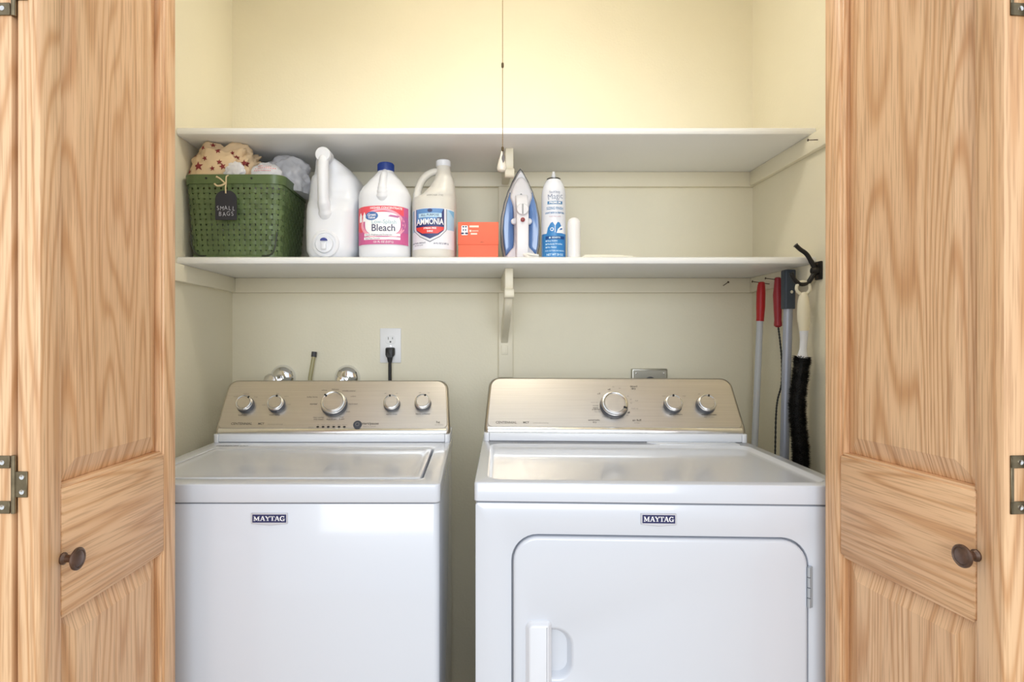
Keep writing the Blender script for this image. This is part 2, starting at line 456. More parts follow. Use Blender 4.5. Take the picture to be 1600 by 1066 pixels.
HZL = at(0, 757, dl).z; HTL = at(0, -20, dl).z
HZR = at(0, 758, dr).z; HTR = at(0, -22, dr).z
OL = Vector((-.7158*dl, dl, 0)); OR = Vector((.8695*dr, dr, 0))
leaf('door_1', 'left oak door leaf with raised panels and bronze knob, left of the washer', OL, .03, 1, (.043, at(0,873,.862).z), ('inner', (HZL, HTL)))
leaf('door_2', 'right oak door leaf with raised panels and bronze knob, right of the dryer', OR, -.11, -1, (.040, at(0,868,.845).z), ('outer', (HZR, HTR)))
leaf('door_3', 'outer oak leaf folded behind the left door, only its edge in view', OL+Vector((-2*LT-.005, 0, 0)), .03, -1, None, ('outer', (HZL, HTL)))
leaf('door_4', 'outer oak leaf folded behind the right door', OR+Vector((2*LT+.005, 0, 0)), -.11, 1, None, ('inner', (HZR, HTR)))

# ------------------------------------------------------------------ appliances
def onplane(px, py, Mw):
    """where the picture's ray meets the local z=0 plane of matrix Mw, in its local x,y"""
    d = Vector(((px-CX)/F, 1, (CY-py)/F)); o = Vector((0,0,CZ))
    n = Mw.to_3x3() @ Vector((0,0,1)); p = Mw.translation
    t = (p-o).dot(n)/d.dot(n)
    q = Mw.inverted() @ (o+d*t); return q.x, q.y

def badge(parent, Mw, Mloc, px0, px1, py0, py1):
    """chrome framed navy badge with a shallow point at the bottom"""
    x0, y0 = onplane(px0, py1, Mw); x1, y1 = onplane(px1, py0, Mw)
    xm, h = (x0+x1)/2, y1-y0
    mb = MB(Mloc); mb.prism([(x0,y0),(xm,y0-h*.17),(x1,y0),(x1,y1),(x0,y1)], 'z', 0, .003)
    b = mb.build('badge', BFRAME, parent, .0008, 1)
    f = Flat(); i = h*.13
    f.rect(x0+i, y0+i*.9, x1-i, y1-i); mp = lambda e: (lambda x, y: Mloc @ Vector((x,y,e)))
    f.build('badge_field', NAVY, b, mp(.0033))
    f = Flat(); maytag(f, x0+i*1.9, y0+h*.27, h*.46, (x1-x0)-i*3.8)
    f.build('lettering', BADGEL, b, mp(.0037))
    return b

def console(parent, w, y0, zd, top_inset, knobs, prints):
    """slanted steel control panel on a white plinth. parent's local frame: x across, y to the back"""
    Mp = parent.matrix_basis.copy()
    hw = w/2; z0 = zd+.0235; dy, dz = .089, .152; L_ = math.hypot(dy, dz)
    plinth = MB().box(-hw+.016, y0+.002, zd+.0015, hw-.016, y0+.15, z0).build('console_plinth', PLASTICW, parent, .002)
    MB().box(-hw+.016, y0+.004, zd-.0005, hw-.016, y0+.14, zd+.0025).build('seam', DARKG, parent)
    for s in (-1, 1):
        MB().prism(rrect(min(s*hw, s*(hw-.0155)), y0, max(s*hw, s*(hw-.0155)), y0+.15, .002, 2) if False else
                   rrect(min(s*hw, s*(hw-.0155)), y0, max(s*hw, s*(hw-.0155)), y0+.15, (.002,.002,.01 if s<0 else .002,.002 if s<0 else .01), 4),
                   'z', zd, z0).build('console_end_cap', PLASTICW, parent, .0015)
    # housing behind
    MB().prism([(y0+.012, z0), (y0+.012+dy*.93, z0+dz*.93), (y0+.15, z0+dz*.93), (y0+.16, z0)], 'x', -hw+.02, hw-.02).build('rear_housing', PLASTICW, parent, .004)
    u = Vector((1,0,0)); v = Vector((0,dy,dz))/L_; n = Vector((0,-dz,dy))/L_
    M = Matrix(((u.x,v.x,n.x,0),(u.y,v.y,n.y,y0+.002),(u.z,v.z,n.z,z0),(0,0,0,1)))
    def outline(ins, bot, top, rb, rt, k=7):
        pts = []
        a = top_inset
        def X(side, yv): return side*(hw-ins-a*yv/L_)
        for (s, yc, r, a0) in ((1,top-rt,rt,0),(-1,top-rt,rt,90),(-1,bot+rb,rb,180),(1,bot+rb,rb,270)):
            for i in range(k+1):
                an = math.radians(a0+90*i/k)
                yy = yc+r*math.sin(an); pts.append((X(s, yy)-s*r+r*math.cos(an), yy))
        return pts
    shell = MB(M)
    rings = []
    for ins, zz in ((.0, -.05), (.0, -.010), (.0012, -.006), (.004, -.003), (.0065, -.002)):
        rings.append([(x,y,zz) for x,y in outline(ins, ins, L_-ins, .018, .028)])
    shell.loft(rings).build('control_panel_frame', STEELR, parent, 0, 2, 50)
    pan = MB(M); rings = []
    for ins, zz in ((0,-.004),(0,-.0012),(.0012,0),(.004,0)):
        rings.append([(x,y,zz) for x,y in outline(.0075+ins, .019+ins, L_-.006-ins, .014, .024)])
    panel = pan.loft(rings).build('control_panel', STEEL, parent, 0, 2, 30)
    lip = MB(M); prof = [(.019,-.001),(.013,.0012),(.006,.0005),(.001,-.004),(-.001,-.012),(.004,-.014)]
    lip.prism([(p[0],p[1]) for p in prof], 'x', -hw+.012, hw-.012).build('panel_lip', SILVER, parent, 0, 2, 60)
    bpy.context.view_layer.update()
    Mw = Mp @ M
    Mt = Mw @ Matrix.Translation((0,0,.025))
    for (px, py, rpx, ang) in knobs:
        x, y = onplane(px, py, Mt); r = rpx/F*(Mw @ Vector((x,y,0))).y
        k = MB(M).lathe([(r*1.04,0),(r*1.06,.003),(r*1.0,.0165),(r*.9,.017)], (x,y,0), (0,0,1), 40).build('knob', DARKG, parent)
        MB(M).lathe([(r*.97,.0155),(r*1.0,.0175),(r*.99,.021),(r*.93,.0245),(r*.85,.0252),(r*.77,.0235),(r*.74,.0215)], (x,y,0), (0,0,1), 40).build('knob_ring', SILVER, k)
        MB(M).lathe([(r*.76,.020),(r*.755,.0228),(r*.735,.0236),(r*.70,.0237),(r*.66,.0237),(0,.0237)], (x,y,0), (0,0,1), 36).build('knob_face', STEEL, k)
        a = math.radians(ang); c_, s_ = math.cos(a), math.sin(a)
        Mk = M @ Matrix.Translation((x,y,0)) @ Matrix.Rotation(a, 4, 'Z')
        MB(Mk).box(r*.70, -.0024, .021, r*.96, .0024, .0260).build('pointer', BLACK, k, .0008, 1)
    fl, fl2 = Flat(), Flat()
    for (s, px, py, hpx, light, bold) in prints:
        x, y = onplane(px, py, Mw); size = hpx/F*(Mw @ Vector((x,y,0))).y*1.12
        (fl2 if light else fl).text(s, x, y, size*1.35, 'CENTER', bold)
    mp = lambda e: (lambda x, y: M @ Vector((x,y,e)))
    fl.build('lettering', INK, panel, mp(.0006)); fl2.build('lettering', INKL, panel, mp(.0006))
    return panel, M, Mw

# ---- washer
WZ = .9205; WW = .68
washer = thing('washing_machine', 'white top-loading washing machine with steel control panel, left of the dryer', 'washer', (-.412, 1.238, 0))
MB().prism(rrect(-.338, .003, .338, .655, .014, 5), 'z', .02, WZ-.0405).build('cabinet', ENAMEL, washer, .002, 2)
for sx in (-.29, .29):
    for sy in (.05, .6): MB().lathe([(.02,0),(.02,.012),(.012,.014),(.012,.022)], (sx,sy,0)).build('foot', BLACK, washer)
MB().prism(rrect(-.334, .008, .334, .65, .012, 4), 'z', WZ-.042, WZ-.036).build('seam', DARKG, washer)
lid0 = (-.300, .052, .300, .408)
dk = MB(); dk.prism(rrect(-.336, .004, .336, .651, .012, 6), 'z', WZ-.0375, WZ-.022)
dk.build('top_deck', ENAMEL, washer, .002, 2)
MB().ring(rrect(-.34, 0, .34, .655, .012, 6), rrect(*lid0, .014, 6), 'z', WZ-.0385, WZ).build('top_deck_frame', ENAMEL, washer, .0035, 3)
g = .005
lid = MB(); R = []
for ins, z in ((0,-.02),(0,-.004),(.0015,-.001),(.004,.0),(.012,.0),(.016,-.0015),(.022,-.0022),(.03,-.0022)):
    R.append([(x,y,WZ+z+.001) for x,y in rrect(lid0[0]+g+ins, lid0[1]+g*.5+ins, lid0[2]-g-ins, lid0[3]-.002-ins, .010, 6)])
lido = lid.loft(R).build('lid', ENAMEL, washer, 0, 2, 40)
wpan, WM, WMw = console(washer, .679, .50, WZ, .010,
    [(380,628,12.8,52), (429,628,12.8,82), (520,627,19.5,140), (611,627,12.3,105), (660,626,12.3,68)],
    [('CENTENNIAL',377.5,662.5,3.6,0,.012), ('MCT',408,662.5,3.0,0,.03), ('commercial technology',430,663,1.7,1,0),
     ('load size',379,649,2.6,0,0), ('wash temp',429,648.5,2.6,0,0), ('extra rinse',612,647.5,2.6,0,0), ('fabric softener',661,647,2.6,0,0),
     ('start/pause',578.5,662,4.0,0,.012), ('hold to cancel',577,666.5,2.3,1,0),
     ('he',684.5,660,4.0,0,.01), ('high efficiency',686,664,1.6,1,0), ('bulky items',488,620.5,2.4,0,0), ('normal',490,631.5,2.6,0,.02),
     ('delicates',524,608.5,2.2,0,0), ('wrinkle control',545,611,2.2,0,0), ('whites',507,610,2.2,0,0), ('colors',552,619.5,2.2,0,0), ('hand wash',552,631.5,2.2,0,0), ('soak',544,643.5,2.2,0,0),
     ('rinse',533.5,652,2.2,0,0), ('& spin',534,655,2.2,0,0), ('drain & spin',518,655.5,2.2,0,0), ('clean washer',498,652.5,2.2,0,0), ('with bleach',498,655.5,2.2,0,0),
     ('status',486,667.5,2.2,1,0), ('fill',497,664,1.8,1,0), ('wash',505,664,1.8,1,0), ('rinse',513,664,1.8,1,0), ('spin',521,664,1.8,1,0), ('done',530,664,1.8,1,0), ('lid lock',539,664,1.8,1,0),
     ('medium',384.5,615.5,2,1,0), ('large',400,620.5,2,1,0), ('small',368,620,2,1,0), ('hot',434,615.5,2,1,0), ('warm',447.5,619.5,2,1,0), ('cool',451.5,632,2,1,0), ('cold',412,633,2,1,0),
     ('off',602,615,2,1,0), ('on',620,615,2,1,0), ('off',656,614,2,1,0), ('on',670,614,2,1,0)])
# status lights and start button
fl = Flat()
for px in (496.5, 504.8, 513, 521.4, 529.8, 538):
    x, y = onplane(px, 667.3, WMw); fl.poly(circle(x, y, .0042, 14, .0028))
fl.build('status_light', BLACK, wpan, lambda x, y: WM @ Vector((x,y,.0007)))
x, y = onplane(558.3, 663.2, WMw @ Matrix.Translation((0,0,.004)))
bt = MB(WM).lathe([(.0125,0),(.0125,.002),(.011,.0035),(.0085,.003),(0,.0045)], (x,y,0), (0,0,1), 30).build('start_button', DARKG, washer)
fl = Flat(); fl.ringp(circle(x,y,.0056,24), circle(x,y,.0046,24)); fl.build('button_mark', INKL, bt, lambda a, b: WM @ Vector((a,b,.0047)))
# printed note on the deck beside the lid
fl = Flat(); fl.text('PREMIUM LID', -.262, .446, .015, 'CENTER', .02, 1.0)
fl.build('lettering', INK, washer, lambda a, b: Vector((a,b,WZ+.0006)))
MF = Matrix(((1,0,0,0),(0,0,-1,.003),(0,1,0,0),(0,0,0,1)))       # local x right, y up, z towards the viewer
badge(washer, washer.matrix_basis @ MF, MF, 393, 450, 801.5, 818)

# ---- dryer
DZ = .931; DWd = .735; DT = math.radians(2.45)
dc = Vector((-.0025, 1.21, 0)) + Vector((math.cos(DT), -math.sin(DT), 0))*DWd/2
dryer = thing('clothes_dryer', 'white front-loading clothes dryer with steel control panel, right of the washer', 'dryer', dc, -DT)
hw = DWd/2
bpy.context.view_layer.update()
MFd = Matrix(((1,0,0,0),(0,0,-1,.002),(0,1,0,0),(0,0,0,1)))
MFw = dryer.matrix_basis @ MFd
MB().prism(rrect(-hw+.002, .022, hw-.002, .655, .004, 3), 'z', .02, DZ-.040).build('cabinet', ENAMEL, dryer, .001, 1)
for sx in (-.3, .3):
    for sy in (.06, .6): MB().lathe([(.02,0),(.02,.012),(.012,.014),(.012,.022)], (sx,sy,0)).build('foot', BLACK, dryer)
MB().prism(rrect(-hw+.005, .006, hw-.005, .65, .004, 3), 'z', DZ-.042, DZ-.037).build('seam', SEAM, dryer)
dx0, dz1 = onplane(799.5, 835, MFw); dx1, _ = onplane(1263, 837, MFw)
dz0 = .30
o_ = rrect(-hw+.002, .02, hw-.002, DZ-.0405, .006, 8); i_ = rrect(dx0, dz0, dx1, dz1, .052, 8)
MB().ring(o_, i_, 'y', .002, .024).build('front_panel', ENAMEL, dryer, .003, 2)
# door with the handle pocket
hx0, hz1 = onplane(822.5, 968, MFw); hx1, _ = onplane(860, 968, MFw); px1_, pz1 = onplane(894, 981, MFw); _, pz0 = onplane(894, 1060, MFw)
g = .0035
do = rrect(dx0+g, dz0+g, dx1-g, dz1-g, .049, 8); di = rrect(hx0+.01, pz0, px1_, pz1, (.035,.01,.01,.03), 8)
def off(poly, d):
    cx = sum(p[0] for p in poly)/len(poly); cy = sum(p[1] for p in poly)/len(poly); out = []
    n = len(poly)
    for i in range(n):
        a, b = Vector(poly[i-1]), Vector(poly[(i+1)%n]); t = (b-a).normalized(); out.append((poly[i][0]-t.y*d, poly[i][1]+t.x*d))
    return out
rings = []
for ins, y in ((0, .02), (0, .001), (.001, -.0015), (.003, -.003), (.006, -.0035)):
    rings.append([(p[0], y, p[1]) for p in off(do, ins)])
for d, y in ((-.004, -.0035), (-.001, -.0025), (.002, .001), (.006, .008), (.009, .012)):
    rings.append([(p[0], y, p[1]) for p in off(di, d)])
ddoor = MB().loft(rings).build('door', ENAMEL, dryer, 0, 2, 50)
pad = []; hp = rrect(hx0, pz0-.06, hx1, hz1, (.008,.014,.014,.008), 6)
for ins, y in ((-.002, .0), (-.0015, -.0045), (.001, -.007), (.002, -.0085), (.004, -.014), (.006, -.0155), (.009, -.016)):
    pad.append([(p[0], y, p[1]) for p in off(hp, ins)])
MB().loft(pad).build('handle', PLASTICW, ddoor, 0, 2, 50)
hxa, hza = onplane(1260.5, 884, MFw); hxb, hzb = onplane(1268, 948, MFw)
hg = MB().box(hxa, -.004, hzb, hxb, .003, hza).build('hinge', HGREY, dryer, .001, 1)
for i in range(4):
    z = lerp(hzb, hza, (i+.5)/4)
    MB().lathe([(.0035,-.009),(.0035,.009)], (hxa+.001, -.005, z), (0,0,1), 12).build('hinge_knuckle', HGREY, hg)
# top with shallow pan
MB().prism(rrect(-hw+.003, .003, hw-.003, .652, .008, 8), 'z', DZ-.0375, DZ-.007).build('top_panel', ENAMEL, dryer, .0025, 3)
pan_i = rrect(-hw+.03, .028, hw-.032, .442, .03, 8)
o_ = rrect(-hw, 0, hw, .655, .008, 8)
rg = []
for poly, z in ((off(o_, .004), -.038), (off(o_, .002), -.038), (o_, -.0365), (o_, -.003), (off(o_, .001), -.001), (off(o_, .003), 0), (off(pan_i, -.010), 0), (off(pan_i, -.006), .0015), (off(pan_i, -.002), .0005), (off(pan_i, .003), -.005), (off(pan_i, .008), -.0065), (off(pan_i, .02), -.0066)):
    rg.append([(p[0], p[1], DZ+z) for p in poly])
MB().loft(rg).build('top_rim', ENAMEL, dryer, 0, 2, 45)
MB().prism([(.085,.484),(.112,.447),(.325,.447),(.325,.484)], 'z', DZ-.002, DZ+.0035).build('lint_screen_lid', ENAMEL, dryer, .002, 2)
dpan, DM, DMw = console(dryer, .726, .49, DZ, .014,
    [(961,629,20.5,-28), (1054,628,13.5,90), (1106,628,14,72)],
    [('CENTENNIAL',791,660.5,3.6,0,.012), ('MCT',822,660.5,3.0,0,.03), ('commercial technology',845,661,1.7,1,0),
     ('timed',990,604,3.2,0,.01), ('dry',990,607.5,3.2,0,.01), ('automatic',928,656.5,3.0,0,0), ('dry',929,660,3.0,0,0), ('air fluff',995,657,3.2,0,.01), ('no heat',995,661,1.8,1,0),
     ('off',935.5,615.5,3,0,0), ('off',951.5,609,2.6,0,.02), ('off',955.5,653.8,2.6,0,.02), ('off',982,645,2.6,0,.02),
     ('more dry',929,629,2,1,0), ('normal',930.5,634,2,0,0), ('energy',930.5,637.5,2,0,.02), ('preferred',931,640,2,0,.02), ('less dry',934,643.5,2,1,0), ('damp dry',946,651.5,1.8,1,0),
     ('70',958,605,2,1,0), ('60',968,607,2,1,0), ('40',981,619.5,2,1,0), ('30',985.5,624.5,2,1,0), ('20',986,630,2,1,0), ('fluff',994.5,626.5,2,1,0), ('touch up',991.5,638.5,2,1,0),
     ('30',973,652.5,2,1,0), ('20',980,649,2,1,0), ('temperature',1056,647.8,2.6,0,0), ('wrinkle prevent',1107.5,648,2.4,0,0), ('push to start',1108,651.8,2.0,1,0), ('low',1037,619,2,1,0), ('high',1069,619,2,1,0), ('off',1092,616,2,1,0)])
fl = Flat(); fl.text('LINT SCREEN', -.245, .468, .011, 'CENTER', .02, 1.1)
fl.build('lettering', INKL, dryer, lambda a, b: Vector((a,b,DZ+.0006)))
badge(dryer, MFw, MFd, 1001, 1056.5, 802.5, 819)

# ------------------------------------------------------------------ shelf brackets
def bracket(label, zs, px, D, short=False):
    """painted wooden bracket: arm under the shelf, leg on the board, curved brace between"""
    xc = at(px, 0, D).x
    b = thing('shelf_bracket', label, 'bracket', (xc, YB-.02, zs))
    w = .0125; yf = -(YB-.02-D)
    MB().prism([(0, 0), (yf, 0), (yf-.001, -.050), (yf+.004, -.064), (yf+.02, -.064), (0, -.045)], 'x', -w, w).build('arm', TRIMP, b, .003)
    MB().prism(rrect(yf-.008, -.090, yf+.022, -.062, .010, 5), 'x', -w-.002, w+.003).build('arm_end', TRIMP, b, .004)
    if short: return b
    outer = smoothpath([(yf+.006, -.07, 0), (yf*.80, -.125, 0), (yf*.45, -.172, 0), (yf*.12, -.208, 0), (-.001, -.228, 0)], 6)
    inner = smoothpath([(-.001, -.172, 0), (yf*.35, -.122, 0), (yf*.62, -.09, 0), (yf*.85, -.04, 0)], 6)
    MB().prism([(p.x, p.y) for p in outer]+[(p.x, p.y) for p in inner], 'x', -w+.001, w-.001).build('brace', TRIMP, b, .003)
    pl = MB().box(-.0105, -.004, -.268, .0115, 0, -.236).build('tip_plate', TRIMP, b, .001)
    MB().box(-.003, -.0052, -.262, .003, -.004, -.242).build('slot', TRIMP, pl, .0006, 1)
    return b
bracket('cream wooden bracket with curved brace below the lower shelf', ZL, 795.5, 1.83)
bracket('cream wooden bracket under the upper shelf behind the pull chain', ZU, 796, 1.86, True)

# ------------------------------------------------------------------ pull chain lamp on the closet ceiling
LD = 1.36
LAMPX, LAMPY = at(785.3, 0, LD).x+.045, LD
lamp = thing('ceiling_lamp', 'pull-chain lamp whose beaded chain hangs in front of the upper shelf', 'lamp', (LAMPX, LAMPY, H))
PORC = mat('porcelain', (238, 236, 230), .25)
MB().lathe([(.06,0),(.06,-.012),(.045,-.03),(.028,-.035),(.026,-.055),(.02,-.055)], (0,0,0), (0,0,1), 32).build('lampholder', PORC, lamp)
GLOW = bpy.data.materials.new('lit_bulb'); GLOW.use_nodes = True
gb = GLOW.node_tree.nodes['Principled BSDF']; gb.inputs['Emission Color'].default_value = (1.0, .955, .90, 1); gb.inputs['Emission Strength'].default_value = 152.0
MB().lathe([(.013,-.055),(.015,-.07),(.028,-.095),(.031,-.115),(.026,-.135),(.013,-.147),(0,-.15)], (0,0,0), (0,0,1), 24).build('bulb', GLOW, lamp)
BRASSC = mat('brass_chain', (178, 150, 104), .45, .6)
cx, cy = -.045, 0
cb = MB(); ztop = -.05; zend = at(0, 231, LD).z-H
nb = 190
for i in range(nb):
    z = lerp(ztop, zend, i/(nb-1)); r = .0015
    cb.add([(cx+r,cy,z),(cx,cy+r,z),(cx-r,cy,z),(cx,cy-r,z),(cx,cy,z+r),(cx,cy,z-r)], [(0,1,4),(1,2,4),(2,3,4),(3,0,4),(1,0,5),(2,1,5),(3,2,5),(0,3,5)])
cb.tube([(cx,cy,ztop),(cx,cy,zend)], .0006, 6)
cb.tube([(0,0,-.04),(-.03,0,-.043),(cx,cy,-.052)], .002, 8)
cb.build('bead_chain', BRASSC, lamp, 0, 0, 60, 'stuff')
for py, hh in ((102, .006), (233, .005)):
    z = at(0, py, LD).z-H
    MB().lathe([(.0015,-hh),(.0028,-hh*.7),(.0028,hh*.7),(.0015,hh)], (cx,cy,z), (0,0,1), 14).build('chain_connector', mat('dark_brass', (105, 90, 66), .4, .9), lamp)
pz = at(0, 236, LD).z-H
prof = [(.0012,0),(.0026,-.007),(.0066,-.020),(.0096,-.032),(.0108,-.039),(.0088,-.044),(.0040,-.046),(0,-.0465)]
bl = MB().lathe(prof, (cx-.002,cy,pz), (0,0,1), 28).build('pull_bell', mat('bell_porcelain', (243, 234, 218), .15, coat=.6), lamp)
MB().loft([[(cx+.0012+.0036*math.cos(a)*math.sin(t*PI), cy-lerp(.002,.0098,t)-.001, pz-.006-.024*t+0*a) for a in (0, PI)] for t in [k/8 for k in range(9)]], False, False).build('bell_inlay', mat('bell_grey', (128, 122, 120), .15, .4), bl)

# ------------------------------------------------------------------ woven basket and its contents
SZ = ZL+ST                                           # top of the lower shelf
GREEN = mat('green_painted_weave', (88, 106, 66), .38, var=(30, .22), bump=(250, .15, .001))
GREEND = mat('dark_green_rim', (84, 103, 62), .35, var=(18, .15))
BX, BY = -.703, 1.895
basket = thing('woven_basket', 'green woven basket with a black hanging tag at the left shelf end', 'basket', (BX, BY, SZ))
BH = .240
def peri(z):
    t = z/BH; a = .128+.0145*t; d = .120+.014*t; r = .03; return a, d, r
def perim_point(s, z, o):
    """s in 0..1 around the rounded rectangle, o outward offset"""
    a, d, r = peri(z); a2, d2 = a-r, d-r
    segs = [2*a2, PI/2*r, 2*d2, PI/2*r, 2*a2, PI/2*r, 2*d2, PI/2*r]; tot = sum(segs); q = (s % 1)*tot
    for i, sg in enumerate(segs):
        if q <= sg or i == 7: break
        q -= sg
    R = r+o
    if i == 0: return Vector((-a2+q, -d-o, z))
    if i == 1: an = -PI/2+q/r; return Vector((a2+R*math.cos(an), -d2+R*math.sin(an), z))
    if i == 2: return Vector((a+o, -d2+q, z))
    if i == 3: an = q/r; return Vector((a2+R*math.cos(an), d2+R*math.sin(an), z))
    if i == 4: return Vector((a2-q, d+o, z))
    if i == 5: an = PI/2+q/r; return Vector((-a2+R*math.cos(an), d2+R*math.sin(an), z))
    if i == 6: return Vector((-a-o, d2-q, z))
    an = PI+q/r; return Vector((-a2+R*math.cos(an), -d2+R*math.sin(an), z))
NS, NR = 62, 14
z_lo, z_hi = .008, .216
pitch = (z_hi-z_lo)/NR
for k in range(NS):
    s = k/NS; rings = []
    ws = .0060/1.0
    pts = [(0, 0)]+[(r+.5, (1 if (k+r) % 2 else -1)) for r in range(NR)]+[(NR, 0)]
    for rr, sg in pts:
        z = z_lo+rr*pitch; o = sg*.0014
        ds = ws/1.0
        c = perim_point(s, z, o); cn = perim_point(s+.002, z, o); t = (cn-perim_point(s-.002, z, o)).normalized(); n = Vector((t.y, -t.x, 0))
        rings.append([c-t*ds+n*.0006, c+t*ds+n*.0006, c+t*ds-n*.0006, c-t*ds-n*.0006])
    MB().loft(rings).build('weave_stake', GREEN, basket, 0, 0, 25)
for r in range(NR):
    z = z_lo+(r+.5)*pitch; loop = []
    hh = .0056+.0006*random.uniform(-1, 1)
    dzj = random.uniform(-.0007, .0007)
    for k in range(NS):
        for sub in (0, .5):
            o = 0 if sub else -(1 if (k+r) % 2 else -1)*.0014
            s = (k+sub)/NS
            a = perim_point(s, z+dzj, o+.0006); b = perim_point(s, z+dzj, o-.0006)
            loop.append([(a.x,a.y,a.z-hh), (a.x,a.y,a.z+hh), (b.x,b.y,b.z+hh), (b.x,b.y,b.z-hh)])
    loop.append(loop[0])
    MB().loft(loop, False).build('weave_band', GREEN, basket, 0, 0, 25)
def rim_ring(z0, z1, o0, o1, name, m):
    mb = MB(); loop = []
    for i in range(121):
        s = i/120
        p = [perim_point(s, z0, o0), perim_point(s, z0, o1), perim_point(s, z1, o1), perim_point(s, z1, o0)]
        loop.append([tuple(q) for q in p])
    return mb.loft(loop, False).build(name, m, basket, 0, 2, 40)
rim = rim_ring(.214, BH, -.003, .0045, 'rim', GREEND)
rim_ring(.0, .009, -.004, .0035, 'base_rim', GREEND)
MB().prism([tuple(perim_point(i/60, .004, -.003))[:2] for i in range(60)], 'z', .001, .005).build('base_board', GREEND, basket)
for px in (322, 393):
    p = at(px, 278.5, BY-.138)-basket.location
    MB().lathe([(.0032,0),(.0030,.0014),(0,.002)], (p.x, -peri(.227)[1]-.0045, .229), (0,-1,0), 12).build('nail_head', BLACK, rim)
for s in (-1, 1):      # wire frame at the front corners
    a, d, r = peri(.06)
    MB().tube(smoothpath([(s*(a-.006), -d-.004, .075), (s*(a-.012), -d-.0045, .03), (s*(a-.026), -d-.003, .009), (s*(a-.05), -d-.002, .006)], 6), .0022, 8).build('corner_wire', mat('dark_wire', (48, 54, 42), .4), basket)
# hanging tag
CHALK = mat('chalkboard_black', (38, 38, 46), .6, bump=(300, .1, .001))
TWINE = mat('jute_twine', (208, 188, 150), .85, bump=(900, .6, .001, (1,1,.3)))
yt = BY-.150
t0 = at(336.5, 344, yt); t1 = at(370, 298, yt)
tagt = thing('basket_tag', 'black chalkboard tag lettered SMALL BAGS on the green basket', 'tag', ((t0.x+t1.x)/2, yt, t0.z))
tw, th = (t1.x-t0.x)/2, t1.z-t0.z
MB().prism(rrect(-tw, 0, tw, th, (tw*.8,tw*.8,.002,.002), 8), 'y', -.0015, .0015).build('tag_board', CHALK, tagt, .0006, 1)
fl = Flat()
for i, ch in enumerate('SMALL'): fl.text(ch, -.0225+i*.0112, th*.40+[0,-.001,.0005,-.0005,-.0015][i], .0175, 'CENTER', -.012, .85, [.1,-.05,.06,0,-.05][i])
for i, ch in enumerate('BAGS'): fl.text(ch, -.0165+i*.0118, th*.20+[0,-.001,.001,.0005][i], .0175, 'CENTER', -.012, .85, [-.06,.08,0,.1][i])
fl.build('lettering', mat('chalk', (196, 196, 204), .9), tagt, lambda x, y: Vector((x, -.0019, y)))
def tl(px, py, dy=-.004): 
    p = at(px, py, yt)-tagt.location; return (p.x, dy, p.z)
MB().tube(smoothpath([tl(354, 272.5, .012), tl(354.5, 277), tl(354, 286), tl(353.4, 294), tl(353.2, 302.5, -.002)], 6), .0022, 8).build('twine', TWINE, tagt)
MB().tube(smoothpath([tl(353.5, 288, -.006), tl(347, 281.5, -.008), tl(341.5, 278, -.006), tl(339.5, 277, -.004)], 6), [.0024]*18+[.0032], 8).build('twine_bow', TWINE, tagt)
MB().tube(smoothpath([tl(353.5, 287.5, -.006), tl(348, 291, -.009), tl(341.5, 291.5, -.008), tl(336.5, 288, -.006)], 6), .0026, 8).build('twine_bow', TWINE, tagt)

def blob(name, c, rx, ry, rz, m, amp, freq, seed, ridge=.6, stretch=(1,1,1), parent=None, sub=5, zmin=None, rot=0, clamp=None, e=1.0, puffy=False):
    bm = bmesh.new(); bmesh.ops.create_icosphere(bm, subdivisions=sub, radius=1)
    so = Vector((seed*3.1, seed*7.7, seed*1.3)); cr, sr = math.cos(rot), math.sin(rot)
    for v in bm.verts:
        d = v.co.normalized()
        q = Vector((d.x*cr-d.z*sr, d.y, d.x*sr+d.z*cr))
        q = Vector((q.x*stretch[0], q.y*stretch[1], q.z*stretch[2]))*freq+so
        w = Vector((noise.noise(q*.7), noise.noise(q*.7+Vector((5,5,5))), noise.noise(q*.7+Vector((9,1,4)))))*.6
        n1 = 1-2*abs(noise.noise(q+w)); n2 = 1-2*abs(noise.noise(q*2.3+w*2)); n3 = noise.noise(q*.55+w)
        h = amp*((ridge*(n1-.5)*.9+ridge*.45*(n2-.5))*(-1 if puffy else 1)+(1-ridge)*n3*1.4)
        p = Vector((math.copysign(abs(d.x)**e, d.x), math.copysign(abs(d.y)**e, d.y), math.copysign(abs(d.z)**e, d.z)))*(1+h)
        v.co = Vector((p.x*rx, p.y*ry, p.z*rz))
        if clamp:
            for ax in range(3):
                lo, hi = clamp[ax]
                v.co[ax] = max(lo, min(hi, v.co[ax]))
    o = finish(bm, name, m, parent, 75); o.location = c; return o
CLOTH = mat('cream_star_cloth', (226, 200, 164), .85, bump=(400, .3, .001), var=(25, .06))
STARM = mat('maroon_star_print', (134, 52, 52), .85)
cc = Vector((-.757, 1.845, SZ+.262))
cloth = blob('star_cloth', cc, .110, .074, .088, CLOTH, .30, 1.7, 6.1, .8, (1.5,1,.7), rot=.7, clamp=((-.096,.099),(-.066,.11),(-.03,.086)), e=.8, puffy=True)
tag(cloth, 'crumpled cream cloth with maroon stars on top of the green basket', 'cloth')
